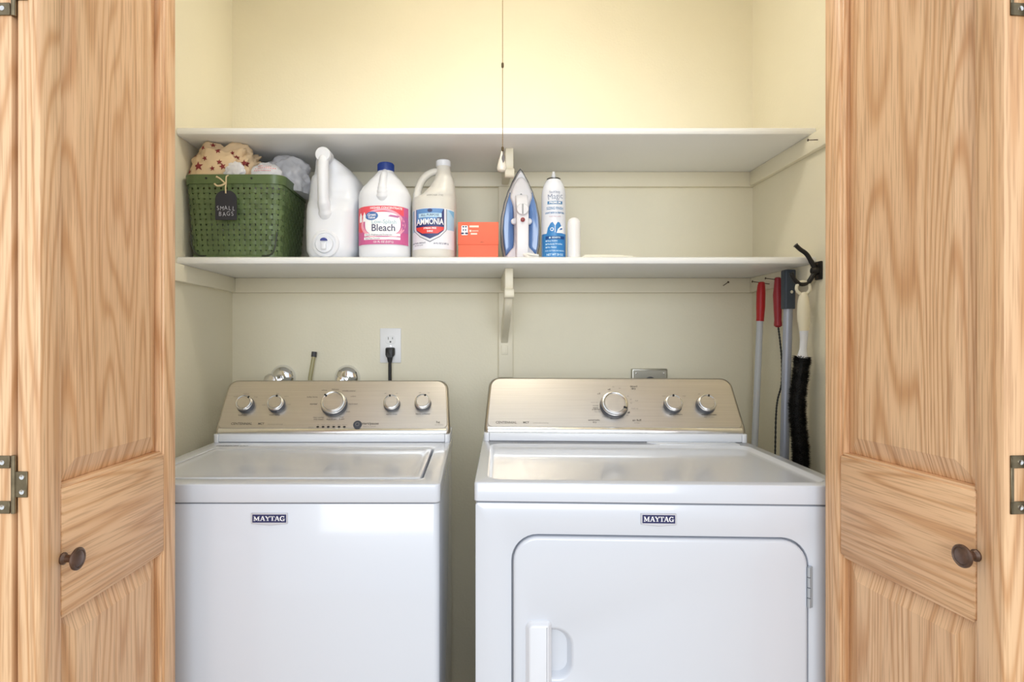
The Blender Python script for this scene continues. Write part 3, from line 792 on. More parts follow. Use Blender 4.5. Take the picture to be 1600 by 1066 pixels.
def stars_on(o, spots, m):
    me = o.data; bv = BVHTree.FromPolygons([v.co.copy() for v in me.vertices], [list(p.vertices) for p in me.polygons])
    for (px, py, rpx, rot) in spots:
        D = o.location.y-.075; c = at(px, py, D)-o.location; r = rpx/F*D
        fl = Flat(); pts = []
        for i in range(10):
            rr = r if i % 2 == 0 else r*.42; a = rot+PI/2+i*PI/5; pts.append((c.x+rr*math.cos(a), c.z+rr*math.sin(a)))
        bm = bmesh.new(); vs = [bm.verts.new((p[0], 0, p[1])) for p in pts]; cv = bm.verts.new((c.x, 0, c.z))
        for i in range(10): bm.faces.new((vs[i], vs[(i+1)%10], cv))
        bmesh.ops.subdivide_edges(bm, edges=bm.edges[:], cuts=3, use_grid_fill=True)
        ok = True
        for v in bm.verts:
            hit = bv.ray_cast(Vector((v.co.x, -1, v.co.z)), Vector((0,1,0)))
            if hit[0] is None: ok = False; break
            v.co = hit[0]+hit[1]*.0010-Vector((0,.0006,0))
        if ok: finish(bm, 'star_print', m, o, 60)
        else: bm.free()
stars_on(cloth, [(307,258,8,.1),(282,253,5,.3),(298,237,5,-.2),(318,246,4.5,.4),(338,234,5,.2),(341,252,5,0),(346,259,6,.3),(359,236,4,.1),(357,217,4.5,-.3),(378,252,6,.1),(327,223,4,.2),(313,228,4,.5),(366,243,4,.2),(330,262,4.5,.1),(290,265,4,0)], STARM)
BAGM = film('white_bag_film', (246, 246, 250), .08, .3)
BAGM2 = film('clear_bag_film', (244, 244, 250), .2, .22)
b1 = blob('plastic_bag', Vector((-.588, 1.925, SZ+.255)), .074, .066, .078, BAGM2, .34, 1.4, 2.1, .55, (1,1,1.4), clamp=((-.066,.070),(-.075,.08),(-.035,.090)), e=.9)
tag(b1, 'large crumpled clear white plastic bag at the right side of the basket', 'plastic bag')
b2 = blob('plastic_bag', Vector((-.622, 1.812, SZ+.232)), .050, .030, .052, BAGM, .34, 1.5, 7.4, .6, (1,1,1.2), clamp=((-.040,.056),(-.034,.035),(-.02,.07)), e=.9)
tag(b2, 'white plastic bag with faint pink print bulging over the basket rim', 'plastic bag')
b3 = blob('plastic_bag', Vector((-.702, 1.774, SZ+.250)), .027, .008, .026, BAGM, .55, 1.6, 1.4, .85, (1,1,1.2), sub=4, clamp=((-.034,.034),(-.008,.010),(-.02,.033)))
tag(b3, 'small white plastic bag tuft sticking up behind the tag twine', 'plastic bag')
bme = b2.data; bvh2 = BVHTree.FromPolygons([v.co.copy() for v in bme.vertices], [list(p.vertices) for p in bme.polygons])
def onbag(x, y):
    h = bvh2.ray_cast(Vector((x,-1,y)), Vector((0,1,0))); return (h[0]-Vector((0,.0008,0))) if h[0] is not None else Vector((x,0,y))
fl = Flat()
for i, (x0, x1, y) in enumerate(((-.02,.026,.040),(-.028,.03,.033),(-.03,.022,.026))):
    x = x0
    while x < x1: fl.rect(x, y, x+.004, y+.0032); x += .0058
fl.build('faint_print', mat('pink_print', (226, 168, 168), .6), b2, onbag)
dkc = blob('dark_lump', Vector((-.650, 2.008, SZ+.285)), .040, .014, .035, mat('slate_grey', (86, 88, 104), .85, bump=(400,.3,.001)), .22, 1.6, 5.5, .8, sub=4)  # small dark grey lump filling the gap behind the bags
tag(dkc, 'dark slate lump tucked behind the bags in the basket', 'cloth')
bm_in = blob('plastic_bag', Vector((-.695, 1.895, SZ+.095)), .118, .108, .088, BAGM, .12, 2.2, 9.3, .8, sub=4, e=.6, clamp=((-.119,.119),(-.108,.108),(-.086,.1)))
tag(bm_in, 'white plastic bag glimpsed through the holes of the basket weave', 'plastic bag')

# ------------------------------------------------------------------ jugs and bottles
HDPE = mat('white_hdpe', (228, 230, 236), .35, sss=.15)
JX, JY = -.4335, 1.92
jug = thing('detergent_jug', 'big unlabelled white dispenser jug with handle and tap, beside the green basket', 'jug', (JX, JY, SZ))
tab = [(0,.058,-.115,.140,0),(.006,.068,-.132,.158,0),(.03,.079,-.140,.166,.001),(.09,.081,-.140,.168,.001),(.145,.081,-.136,.168,.001),(.165,.082,-.124,.168,.001),(.185,.081,-.108,.168,.001),(.21,.080,-.102,.168,.0015),
       (.24,.077,-.102,.165,.002),(.262,.069,-.103,.15,.001),(.283,.055,-.106,.11,-.005),(.298,.040,-.112,.03,-.012),(.312,.022,-.120,-.05,-.019)]
rings = []
for i in range(46):
    z = .312*i/45; a, y0, y1, ox = interp(tab, z)
    rings.append(sellipse(ox, (y0+y1)/2, z, a, (y1-y0)/2, 4.2 if z < .26 else 3.0, 48))
MB().loft(rings).build('body', HDPE, jug, 0, 2, 60)
hxp = at(505, 0, JY-.145).x-JX
MB().tube(smoothpath([(hxp+.001,-.105,.306),(hxp,-.135,.298),(hxp,-.147,.27),(hxp,-.147,.21),(hxp+.001,-.143,.165),(hxp+.003,-.126,.132),(hxp+.004,-.10,.11)], 8), [.021]*4+[.018]*6+[.016]*22+[.018]*6+[.021]*5+[.022]*6, 20).build('handle', HDPE, jug, 0, 2, 60)
MB().lathe([(.017,-.03),(.0225,-.012),(.0225,.004),(.0205,.0075),(0,.0085)], (hxp, -.146, .302), (0,-1,0), 32).build('handle_end', HDPE, jug)
tz = .044
MB().lathe([(.040,0),(.040,.004),(.037,.007),(.031,.008),(.030,.006),(.0,.006)], (hxp+.006,-.138,tz), (0,-1,0), 40).build('tap_recess', HDPE, jug)
tp = MB().lathe([(.026,0),(.026,.012),(.0245,.0145),(0,.0155)], (hxp+.004,-.138,tz-.003), (0,-1,0), 36).build('tap', PLASTICW, jug)
MB().box(hxp-.003, -.162, tz-.020, hxp+.011, -.150, tz+.001).build('spout', PLASTICW, tp, .002)
bp_ = [(hxp+.004+.0105*math.cos(a), tz+.006+.0085*math.sin(a)) for a in [PI*k/12 for k in range(13)]]
MB().prism(bp_, 'y', -.158, -.150).build('tap_button', mat('button_blue', (46, 58, 140), .35), tp, .0008, 1)

# generic front projection for labels on bottles of superelliptic section
def front(rx, ry, e, cy=0.0, ox=0.0, eps=.0006):
    def m(x, z):
        t = min(1.0, abs((x-ox)/(rx)));  y = -(1-t**e)**(1/e)*(ry) if t < 1 else 0
        return Vector((x, cy+y-eps, z))
    return m
def cutsx(a, n=16): return [a*math.sin(PI/2*(2*i/n-1)) for i in range(1, n)]

# bleach
blc = thing('bleach_bottle', 'white bleach bottle with navy cap and pink label', 'bottle', (at(602.5, 0, 1.84).x, 1.845, SZ))
tab = [(0,.068),(.004,.0735),(.012,.0765),(.185,.0772),(.198,.0755),(.212,.069),(.235,.052),(.255,.036),(.266,.0265),(.272,.0235),(.276,.0235)]
rings = []
for i in range(56):
    z = .276*i/55; r, = interp(tab, z); e = lerp(3.4, 2.0, max(0, (z-.19)/.086)) if z > .19 else 3.4
    rings.append(sellipse(0, 0, z, r, r, e, 48))
MB().loft(rings).build('body', HDPE, blc, 0, 2, 60)
MB().tube(smoothpath([(0,-.010,.272),(0,-.028,.258),(0,-.052,.232),(0,-.066,.209),(0,-.064,.188),(0,-.05,.165)], 7), [.0095]*8+[.0115]*10+[.0125]*4+[.015]*3+[.018]*3+[.022]*8, 16).build('handle_ridge', HDPE, blc, 0, 2, 60)
NAVYC = mat('navy_cap', (34, 62, 140), .4)
cap = MB().lathe([(.0245,.271),(.0248,.273),(.0242,.2935),(.0225,.2958),(0,.296)], (0,0,0), (0,0,1), 40).build('cap', NAVYC, blc)
for i in range(40):
    a = 2*PI*i/40; 
    if math.sin(a) > .3: continue
    MB(Matrix.Rotation(a, 4, 'Z')).box(.0238, -.0007, .274, .0254, .0007, .292).build('cap_rib', NAVYC, cap, 0, 0, 0)
E = front(.0775, .0775, 3.4)
def EL(eps): return front(.0775, .0775, 3.4, eps=eps)
cu = cutsx(.077, 22)
PINK = mat('label_pink', (206, 96, 150), .45); RED = mat('label_red', (232, 84, 98), .45); PINKL = mat('label_pale_pink', (244, 170, 190), .45); MAUVE = mat('label_mauve', (188, 104, 160), .45)
BLUEB = mat('label_blue', (66, 112, 176), .45); INKN = mat('label_navy_ink', (58, 56, 96), .5); AQUA = mat('label_aqua', (170, 212, 228), .5)
def arc(y, x): return y-.5*x*x*1.6
def arced(fl):
    fl.v = [(x, y-.7*x*x) for x, y in fl.v]; return fl
cu2 = [ -.072+.144*i/20 for i in range(21)]
fl = Flat(); fl.rect(-.0735, .040, .0735, .152)
lab = fl.build('label', PINK, blc, lambda x, z: EL(.0006)(x, z-.7*x*x*(1 if z > .1 else .4)), cu2)
def bl_add(fl, name, m, eps): return fl.build(name, m, lab, lambda x, z: EL(eps)(x, z-.7*x*x*(1 if z > .1 else .4)), cu2)
fl = Flat(); fl.poly([(-.0735,.152),(-.0735,.082),(-.062,.075),(-.052,.080),(-.056,.108),(-.040,.132),(.03,.137),(.062,.125),(.062,.152)][::-1]); bl_add(fl, 'red_swash', RED, .0008)
fl = Flat(); fl.ringp([(.002+.066*math.cos(a)*.98, .098+.046*math.sin(a)) for a in [2*PI*k/40 for k in range(40)]], [(.002+.057*math.cos(a), .099+.039*math.sin(a)) for a in [2*PI*k/40 for k in range(40)]]); bl_add(fl, 'swirl_ring', PINKL, .0009)
fl = Flat(); fl.poly([(.002+.052*math.copysign(abs(math.cos(a))**.7, math.cos(a)), .100+.034*math.copysign(abs(math.sin(a))**.7, math.sin(a))) for a in [2*PI*k/40 for k in range(40)]]); bl_add(fl, 'white_field', WHITE, .0010)
fl = Flat(); fl.rect(-.052, .064, .053, .0715); bl_add(fl, 'white_strip', WHITE, .0011)
fl = Flat(); fl.rect(-.053, .0535, .053, .061); bl_add(fl, 'white_strip', WHITE, .0011)
fl = Flat(); fl.rect(.058, .075, .0735, .125); bl_add(fl, 'mauve_side', MAUVE, .0010)
fl = Flat(); fl.poly(circle(-.030, .123, .019, 28, .0125)); bl_add(fl, 'brand_oval', BLUEB, .0013)
fl = Flat(); fl.text('Great', -.030, .126, .0105, 'CENTER', .02); fl.text('Value', -.030, .118, .0095, 'CENTER', .02); bl_add(fl, 'lettering', WHITE, .0015)
fl = Flat(); fl.text('Bleach', .004, .087, .0285, 'CENTER', .008, .95); bl_add(fl, 'lettering', INKN, .0014)
fl = Flat(); fl.text('Low-Splash', .006, .105, .0165, 'CENTER', .0, .98); bl_add(fl, 'lettering', mat('label_teal_ink', (150, 190, 205), .5), .0014)
fl = Flat(); fl.text('HIGHER CONCENTRATE', .012, .1455, .0085, 'CENTER', .02, .98); fl.text('121 FL OZ (3.57 L)', .004, .0465, .0075, 'CENTER', .02, 1.0)
bl_add(fl, 'lettering', WHITE, .0014)
fl = Flat(); fl.text('Cleans, Brightens and Deodorizes', -.049, .0675, .006, 'LEFT', .0, .95); fl.text('Easy Pour Formula', -.049, .057, .006, 'LEFT', .0, .95)
bl_add(fl, 'lettering', INKN, .0014)
fl = Flat(); fl.poly([(.018,.121),(.024,.126),(.052,.124),(.046,.118)]); bl_add(fl, 'ribbon', MAUVE, .0013)
for dx in (-.068, -.056):
    fl = Flat(); fl.rect(dx, .108, dx+.0085, .127); fl.poly([(dx+.001,.127),(dx+.0075,.127),(dx+.005,.135),(dx+.0035,.135)]); bl_add(fl, 'bottle_icon', WHITE, .0013)

# ammonia
amm = thing('ammonia_bottle', 'milky ammonia jug with white cap, loop handle and blue shield label', 'bottle', (at(678.5, 0, 1.84).x, 1.845, SZ))
MILK = mat('milky_plastic', (216, 213, 206), .35, sss=.2)
tab = [(0,-.060,.060,.060),(.004,-.0645,.0645,.0645),(.012,-.0668,.0668,.0668),(.15,-.0668,.0668,.0668),(.175,-.0665,.0668,.0655),(.186,-.062,.0666,.063),(.195,-.040,.0663,.062),(.205,-.030,.0655,.059),(.222,-.014,.0635,.051),(.245,-.001,.059,.040),(.265,.005,.0515,.028),(.276,.0068,.0485,.0215),(.29,.007,.048,.0205)]
rings = []
for i in range(60):
    z = .29*i/59; xa, xb, ry = interp(tab, z); rings.append(sellipse((xa+xb)/2, 0, z, (xb-xa)/2, ry, lerp(2.5, 2.0, max(0, (z-.17)/.12)), 48))
MB().loft(rings).build('body', MILK, amm, 0, 2, 60)
MB().tube(smoothpath([(.018,0,.270),(.000,0,.271),(-.018,0,.2635),(-.034,0,.249),(-.0455,0,.228),(-.0515,0,.204),(-.053,0,.175)], 8), [.011]*16+[.0115]*24+[.0125]*9, 18).build('handle', MILK, amm, 0, 2, 60)
MB().lathe([(.0215,.286),(.0225,.288),(.0222,.302),(.020,.3045),(0,.305)], (.0275,0,0), (0,0,1), 36).build('cap', PLASTICW, amm)
def AL(eps): return front(.0668, .0668, 2.5, eps=eps)
cu3 = [-.0655+.131*i/24 for i in range(25)]
fl = Flat(); fl.rect(-.0655, .0285, .0655, .148); 
def am_map(eps): return lambda x, z: AL(eps)(x, z-1.0*x*x*(.9 if z > .09 else .3))
alab = fl.build('label', mat('label_white', (236, 236, 244), .4), amm, am_map(.0006), cu3)
def am_add(fl, name, m, eps): return fl.build(name, m, alab, am_map(eps), cu3)
SKYL = mat('label_sky', (176, 208, 232), .45); SKYD = mat('label_sky_deep', (132, 188, 228), .45)
fl = Flat(); fl.rect(.040, .085, .0655, .1455); am_add(fl, 'sky_panel', SKYL, .0008)
fl = Flat(); fl.poly([(.044,.1455),(.0655,.1455),(.0655,.118)]); am_add(fl, 'sky_panel', SKYD, .0009)
fl = Flat(); fl.rect(-.0655, .08, -.050, .1455); am_add(fl, 'sky_panel', SKYL, .0008)
def shield(hw_, top, bot, cx=-.0085): return [(cx-hw_,top),(cx-hw_,.088),(cx-hw_*.96,.082),(cx-hw_*.6,lerp(bot,.082,.46)),(cx,bot),(cx+hw_*.6,lerp(bot,.082,.46)),(cx+hw_*.96,.082),(cx+hw_,.088),(cx+hw_,top)]
fl = Flat(); fl.poly(shield(.0495, .1465, .0475)); am_add(fl, 'shield_shadow', mat('shield_grey', (120, 124, 136), .4), .0010)
fl = Flat(); fl.poly(shield(.0475, .1465, .0505)); am_add(fl, 'shield_border', mat('shield_silver', (222, 224, 232), .35), .0012)
fl = Flat(); fl.poly(shield(.0415, .1465, .0575)); am_add(fl, 'shield', mat('shield_navy', (44, 52, 110), .4), .0014)
fl = Flat(); fl.poly([(-.048,.1465),(-.048,.106),(.008,.114),(.024,.130),(.031,.1465)]); am_add(fl, 'shield_sky', mat('shield_blue', (92, 140, 198), .4), .0016)
fl = Flat(); fl.rect(-.042, .121, .026, .133); am_add(fl, 'pale_strip', mat('strip_pale', (190, 222, 242), .4), .0018)
fl = Flat(); fl.poly([(-.0495,.093),(.0325,.093),(.031,.084),(.014,.073),(-.031,.073),(-.048,.084)]); am_add(fl, 'red_band', mat('band_red', (226, 66, 60), .4), .0018)
fl = Flat(); fl.text('AMMONIA', -.0085, .1075, .0245, 'CENTER', .022, .68); fl.text('STREAK FREE', -.0085, .0883, .0072, 'CENTER', .03, .9); fl.text('SHINE', -.0085, .0795, .0072, 'CENTER', .03, .9)
am_add(fl, 'lettering', WHITE, .0021)
fl = Flat(); fl.text('ALL PURPOSE', -.0085, .127, .0098, 'CENTER', .01, .9); fl.poly(circle(-.0085, .1405, .0075, 20, .005)); am_add(fl, 'lettering', mat('ink_blue', (54, 62, 110), .5), .0021)
fl = Flat(); fl.text('64 FL OZ (1.89 L)', .024, .044, .0062, 'CENTER', .02, .95); fl.text('CAUTION: IRRITANT', -.042, .046, .0052, 'CENTER', .02, .85); fl.text('See back panel', -.042, .040, .005, 'CENTER', .0, .85); am_add(fl, 'lettering', INKN, .0012)
def am_hi(x, z):
    xa, xb, ry = interp(tab, z); return front((xb-xa)/2, ry, 2.4, ox=(xa+xb)/2, eps=.0008)(x, z)
fl = Flat(); fl.text('AMMONIA 17:02', .006, .186, .0075, 'CENTER', .0, .9); fl.build('date_stamp', INKL, amm, am_hi)

# coral box
bx0, bx1 = at(715.5, 0, 1.785).x, at(779, 0, 1.785).x
CORAL = mat('coral_card', (238, 112, 82), .6, var=(12, .06))
cbx = thing('small_box', 'small coral orange cardboard box with white print, between bottle and iron', 'box', ((bx0+bx1)/2, 1.785, SZ))
w2 = (bx1-bx0)/2; ztop = at(0, 347, 1.785).z-SZ; zl = at(0, 382.5, 1.785).z-SZ
MB().box(-w2+.001, .0015, 0, w2-.001, .085, zl+.02).build('box_tray', CORAL, cbx, .0012, 2)
lidb = MB().box(-w2, 0, zl, w2, .0865, ztop).build('box_lid', CORAL, cbx, .0012, 2)
def bpnt(px, py): p = at(px, py, 1.785)-cbx.location; return p.x, p.z
bm_ = lambda e: (lambda x, z: Vector((x, -e, z)))
x0, z0 = bpnt(721, 367.5); x1, z1 = bpnt(731, 352.5)
fl = Flat(); fl.poly(rrect(x0, z0, x1, z1, .003, 4)); fl.build('white_patch', WHITE, lidb, bm_(.0006))
fl = Flat(); xm = (x0+x1)/2
for (px, py, w_, h_) in ((724,354.5,1.6,1.2),(728,354.5,1.6,1.2),(724,359.5,1.2,1.2),(727.6,359.5,1.2,1.2),(722.6,364.8,2.6,1.5),(729,364.8,2.6,1.5)):
    a, b = bpnt(px, py); s_ = 1.785/F; fl.poly(circle(a, b, w_*s_, 10, h_*s_))
fl.build('patch_marks', INKN, lidb, bm_(.0009))
fl = Flat()
for (px0, px1, py, h_) in ((733.5,748,354,3.0),(733.5,736.5,361,3.0),(737.5,747.5,361,1.0),(735.5,745.5,365.5,2.6)):
    a, b = bpnt(px0, py); c, _ = bpnt(px1, py); s_ = 1.785/F; fl.rect(a, b-h_*s_/2, c, b+h_*s_/2)
fl.build('print_lines', mat('print_pale', (255, 226, 210), .5), lidb, bm_(.0006))
fl = Flat(); a, b = bpnt(750, 378.5); c, _ = bpnt(757, 378.5); fl.poly([(a,b-.0004),(c,b),(a+.004,b+.0012)]); fl.build('scuff', mat('scuff_brown', (150, 70, 52), .7), lidb, bm_(.0005))

# iron standing on its heel
IX, IY = at(814.3, 0, 1.87).x, 1.87
iron = thing('steam_iron', 'white and blue steam iron standing on its heel beside the spray can', 'iron', (IX, IY, SZ))
IH = .292
otab = [(0,.046),(.02,.0535),(.06,.0605),(.10,.0625),(.14,.0600),(.18,.0520),(.215,.0410),(.245,.0275),(.27,.0145),(.283,.0065),(.2905,.0)]
def iron_outline(sc_, z0, dz, n=36):
    L1 = []
    for i in range(n+1):
        z = .2905*i/n; w_, = interp(otab, z); L1.append((w_, z))
    pts = [(w_*sc_, z0+z*dz) for w_, z in L1] + [(-w_*sc_, z0+z*dz) for w_, z in L1[::-1][1:]]
    return pts
def iring(sc_, z0, dz, y): return [(x, y, z) for x, z in iron_outline(sc_, z0, dz*1.025)]
SOLE = mat('sole_dark', (74, 72, 70), .35, .8); GREYP = mat('grey_plastic', (150, 150, 152), .4)
IBLUE = mat('blue_tank', (98, 134, 190), .16, coat=.6, spec=.6); IWHITE = mat('iron_white', (226, 225, 230), .28)
MB().loft([iring(1.015,0,1.01,.050), iring(1.015,0,1.01,.040)]).build('soleplate', SOLE, iron, 0, 2, 40)
MB().loft([iring(.975,.001,.985,.040), iring(.97,.001,.98,.030)]).build('sole_skirt', GREYP, iron, 0, 2, 40)
MB().loft([iring(.965,.002,.972,.031), iring(.945,.002,.962,.018), iring(.90,.003,.94,.012)]).build('shell', IWHITE, iron, 0, 2, 40)
# blue tank sides
for s in (-1, 1):
    outer = [(.905*interp(otab, z)[0], z*.96+.004) for z in [.018+.205*k/18 for k in range(19)]]
    inn = [(.0215,.202),(.0235,.19),(.0235,.16),(.0225,.12),(.0220,.08),(.0225,.055),(.027,.035)]
    poly = [(s*x, z) for x, z in outer]+[(s*x, z) for x, z in inn]
    cxm = sum(p[0] for p in poly)/len(poly); czm = sum(p[1] for p in poly)/len(poly)
    def sc2(f): return [(cxm+(p[0]-cxm)*f, czm+(p[1]-czm)*(f*.5+.5)) for p in poly]
    MB().loft([[(x,.02,z) for x,z in poly], [(x,.008,z) for x,z in poly], [(x,.001,z) for x,z in sc2(.86)], [(x,-.001,z) for x,z in sc2(.7)]]).build('water_tank', IBLUE, iron, 0, 2, 40)
# white spine: nose, handle and heel
half = [(0,.262),(.010,.258),(.020,.244),(.0285,.225),(.0335,.208),(.034,.198),(.029,.185),(.0245,.170),(.0225,.150),(.0215,.100),(.0215,.060),(.025,.045),(.036,.034),(.047,.018),(.050,0)]
def spine(ins, sx_=1): 
    return [(x*sx_ if x == 0 else max(.001, x*sx_-ins), z-(ins if z > .2 else 0)) for x, z in half]+[(-max(.001, x*sx_-ins), z-(ins if z > .2 else 0)) for x, z in half[::-1] if x > 0]
MB().loft([[(x,.014,z) for x,z in spine(0)], [(x,-.002,z) for x,z in spine(.0)], [(x,-.009,z) for x,z in spine(.003)], [(x,-.011,z) for x,z in spine(.007)]]).build('spine', IWHITE, iron, 0, 2, 45)
hb = [(0.0,-.006),(.0,-.052),(.03,-.060),(.10,-.062),(.155,-.056),(.185,-.040),(.205,-.016),(.205,-.006),(.178,-.006),(.165,-.026),(.14,-.036),(.06,-.036),(.045,-.03),(.042,-.006)]
MB().prism([(y, z) for z, y in hb], 'x', -.0185, .0185).build('handle', IWHITE, iron, .006, 3)
dial_z = .150
dl_ = MB().lathe([(.0185,0),(.0185,.005),(.016,.0085),(0,.009)], (0,-.054,dial_z), (0,-1,0.15), 32).build('dial', IWHITE, iron)
MB().box(-.0018, -.066, dial_z-.014, .0018, -.061, dial_z+.016).build('dial_ridge', GREYP, dl_, .0008, 1)
for s in (-1, 1):
    MB().lathe([(.0095,0),(.0095,.006),(.007,.008),(0,.008)], (s*.0225,-.010,.123), (0,-1,0), 22).build('side_button', IWHITE, iron)
rl = MB().lathe([(.0065,0),(.0065,.003),(.005,.0042),(0,.0045)], (0,-.0615,.119), (0,-1,0), 22).build('pilot_light', mat('pilot_red', (140, 52, 58), .3), iron)
fl = Flat(); fl.rect(-.0028, .1184, .0028, .1196); fl.build('pilot_mark', INKL, rl, lambda x, z: Vector((x, -.0664, z)))
MB().lathe([(.0035,0),(.003,.002),(0,.002)], (-.001,-.0105,.206), (0,-1,0), 14).build('spray_nozzle', GREYP, iron)
CORDW = mat('white_cord', (238, 234, 226), .5)
MB().tube(smoothpath([(.002,-.050,.018),(.012,-.066,.010),(.024,-.070,.0045),(.036,-.066,.0048),(.044,-.062,.006),(.051,-.058,.0046)], 7), .0044, 10).build('cord', CORDW, iron, 0, 0, 60)
MB().tube(smoothpath([(.006,-.050,.020),(.020,-.058,.0165),(.036,-.056,.0145),(.047,-.050,.0145)], 7), .0042, 10).build('cord', CORDW, iron, 0, 0, 60)

# spray can
can = thing('spray_can', 'white and blue aerosol can of sizing spray beside the iron', 'spray can', (at(865,0,1.825).x, 1.825, SZ))
CR = .0362
CANW = mat('can_white', (226, 229, 238), .3, coat=.3); CANB = mat('can_blue', (52, 130, 196), .35)
prof = [(CR-.002,0),(CR,.002),(CR,.19),(CR*.985,.200),(CR*.93,.212),(CR*.82,.225),(CR*.68,.235),(CR*.52,.2415),(CR*.5,.243)]
MB().lathe(prof, n=48).build('can_body', CANW, can)
MB().lathe([(CR*.52,.240),(CR*.56,.2425),(CR*.56,.2445),(CR*.5,.246),(CR*.3,.2455),(0,.2455)], n=32).build('can_rim', mat('can_rim_steel', (110, 112, 110), .3, .9), can)
MB().lathe([(.0075,.2455),(.0075,.249),(.0055,.256),(.0042,.264),(.0028,.2665),(0,.267)], n=20).build('spray_nozzle', PLASTICW, can)
def KL(eps): return front(CR, CR, 2.0, eps=eps)
cu4 = [CR*math.sin(PI/2*(2*i/20-1)) for i in range(1, 20)]
def can_add(fl, name, m, eps, par): return fl.build(name, m, par, KL(eps), cu4)
fl = Flat(); fl.rect(-CR*.999, .001, CR*.999, .0755); cl_ = can_add(fl, 'blue_band', CANB, .0003, can)
fl = Flat(); fl.poly([(-.024,.0755),(-.021,.092),(-.013,.106),(-.006,.110),(.006,.110),(.014,.107),(.0215,.090),(.0235,.0755)]); can_add(fl, 'shirt_print', CANB, .0005, cl_)
fl = Flat(); fl.poly([(-.0075,.109),(0,.098),(.0075,.109),(.004,.1125),(-.004,.1125)]); fl.ringp(circle(-.0095,.0875,.0052,20), circle(-.0095,.0875,.0034,20))
fl.poly([(.004,.0765),(.008,.088),(.016,.0955),(.022,.0975),(.0255,.088),(.026,.0765)]); fl.rect(-.0007,.078,.0007,.1); can_add(fl, 'white_print', WHITE, .0008, cl_)
fl = Flat(); fl.poly([(.012,.085),(.017,.091),(.022,.0915),(.021,.0865)]); can_add(fl, 'iron_icon', BLUEB, .0010, cl_)
fl = Flat(); fl.rect(-.027, .0585, .028, .0675); can_add(fl, 'navy_strip', mat('can_navy', (24, 72, 138), .4), .0006, cl_)
fl = Flat(); fl.text('BENEFITS', .003, .063, .0062, 'CENTER', .03); fl.poly(circle(-.0155,.063,.0028,12))
for i, (t_, zz) in enumerate((('Easy Ironing',.0535),('Reduces Wrinkles',.0440),('No Flaking',.0345))):
    fl.text(t_, -.022, zz, .0066, 'LEFT', .02, .9); fl.poly(circle(-.025, zz, .0022, 10))
fl.text('FOR COTTON AND BLENDS', 0, .024, .0052, 'CENTER', .02, .85); fl.text('NET WT 20 OZ', 0, .0125, .0085, 'CENTER', .03, .85)
can_add(fl, 'lettering', mat('can_pale', (206, 232, 248), .5), .0009, cl_)
BL2 = mat('can_ink', (72, 128, 178), .5)
fl = Flat(); fl.rect(-.022, .1615, .022, .1705); fs_ = can_add(fl, 'blue_strip', BL2, .0005, can)
fl = Flat(); fl.text('PREMIUM', 0, .166, .0082, 'CENTER', .02, 1.0); can_add(fl, 'lettering', WHITE, .0008, fs_)
fl = Flat(); fl.text('Magic', .001, .184, .0235, 'CENTER', -.005, .85, .12); fl.text('faultless', -.001, .1975, .0105, 'CENTER', 0, .95)
ob_ = fl.build('lettering', mat('can_ink_grey', (128, 140, 166), .5), can, lambda x, z: KL(.0006)(x, z) if z < .19 else Vector((x, -math.sqrt(max(0, interp([(h,r) for r,h in prof[1:]], z)[0]**2-x*x))-.0012, z)))
fl = Flat(); fl.text('SIZING FINISH', 0, .149, .0115, 'CENTER', .01, .68); fl.text('LIGHT BODY & CRISP FEEL', 0, .136, .0066, 'CENTER', .03, .72); can_add(fl, 'lettering', BL2, .0006, can)
fl = Flat(); fl.text('fresh linen scent', 0, .1255, .0056, 'CENTER', .0, .9); can_add(fl, 'lettering', mat('can_pink_ink', (188, 140, 156), .5), .0006, can)

dc_ = MB().lathe([(.0190,0),(.0196,.002),(.0194,.06),(.0190,.103),(.0178,.112),(.014,.1185),(.008,.1225),(0,.1238)], (0,0,0), (0,0,1), 36)
capo = thing('plastic_dome', 'domed white plastic cap standing beside the spray can', 'cap', (at(896.8,0,1.80).x, 1.80, SZ))
cdo = dc_.build('dome', mat('milky_cap', (238, 236, 236), .35, sss=.2), capo)
for k in (-.6, .05): MB().tube([(.0192*math.sin(k), -.0192*math.cos(k), .008), (.0189*math.sin(k), -.0189*math.cos(k), .1)], .0007, 6).build('rib', PLASTICW, cdo)

pap = thing('folded_paper', 'thin folded white paper lying flat on the shelf right of the cap', 'paper', (at(948,0,1.80).x, 1.80, SZ))
for k, (a, b, z0, z1, sk) in enumerate(((-.080,.080,.0,.004,0),(-.076,.070,.0042,.0078,.004),(-.070,.045,.008,.0105,.01))):
    MB().prism([(a,-.035+sk),(b,-.030+sk),(b-.004,.06),(a+.006,.065)], 'z', z0, z1).build('paper_fold', mat('paper_ivory', (238, 234, 218), .7), pap, .0008, 1)

# ------------------------------------------------------------------ on the back wall
outl = thing('wall_outlet', 'white duplex wall outlet above the washer', 'outlet', (at(610.5,0,YB).x, YB, at(0,540,YB).z))
s_ = YB/F
MB().prism(rrect(-16.5*s_, -27*s_, 16.5*s_, 27*s_, .004, 4), 'y', -.006, 0).build('cover_plate', mat('outlet_white', (244, 244, 246), .35), outl, .0018, 2)
for zc in (9*s_, -11*s_):
    fc = MB().prism([(x, z+zc) for x, z in rrect(-8.3*s_, -7*s_, 8.3*s_, 7*s_, 6*s_, 6)], 'y', -.0075, -.005).build('receptacle', mat('outlet_white', (244,244,246), .35), outl, .0006, 1)
    MB().box(-.0085, -.0078, zc+.0005, -.0065, -.0070, zc+.0095).build('slot', BLACK, fc)
    MB().box(.0062, -.0078, zc+.0015, .0082, -.0070, zc+.0085).build('slot', BLACK, fc)
    MB().lathe([(.0030,0),(.0030,.0008),(0,.0008)], (0,-.0070,zc-.0075), (0,-1,0), 14).build('ground_hole', BLACK, fc)
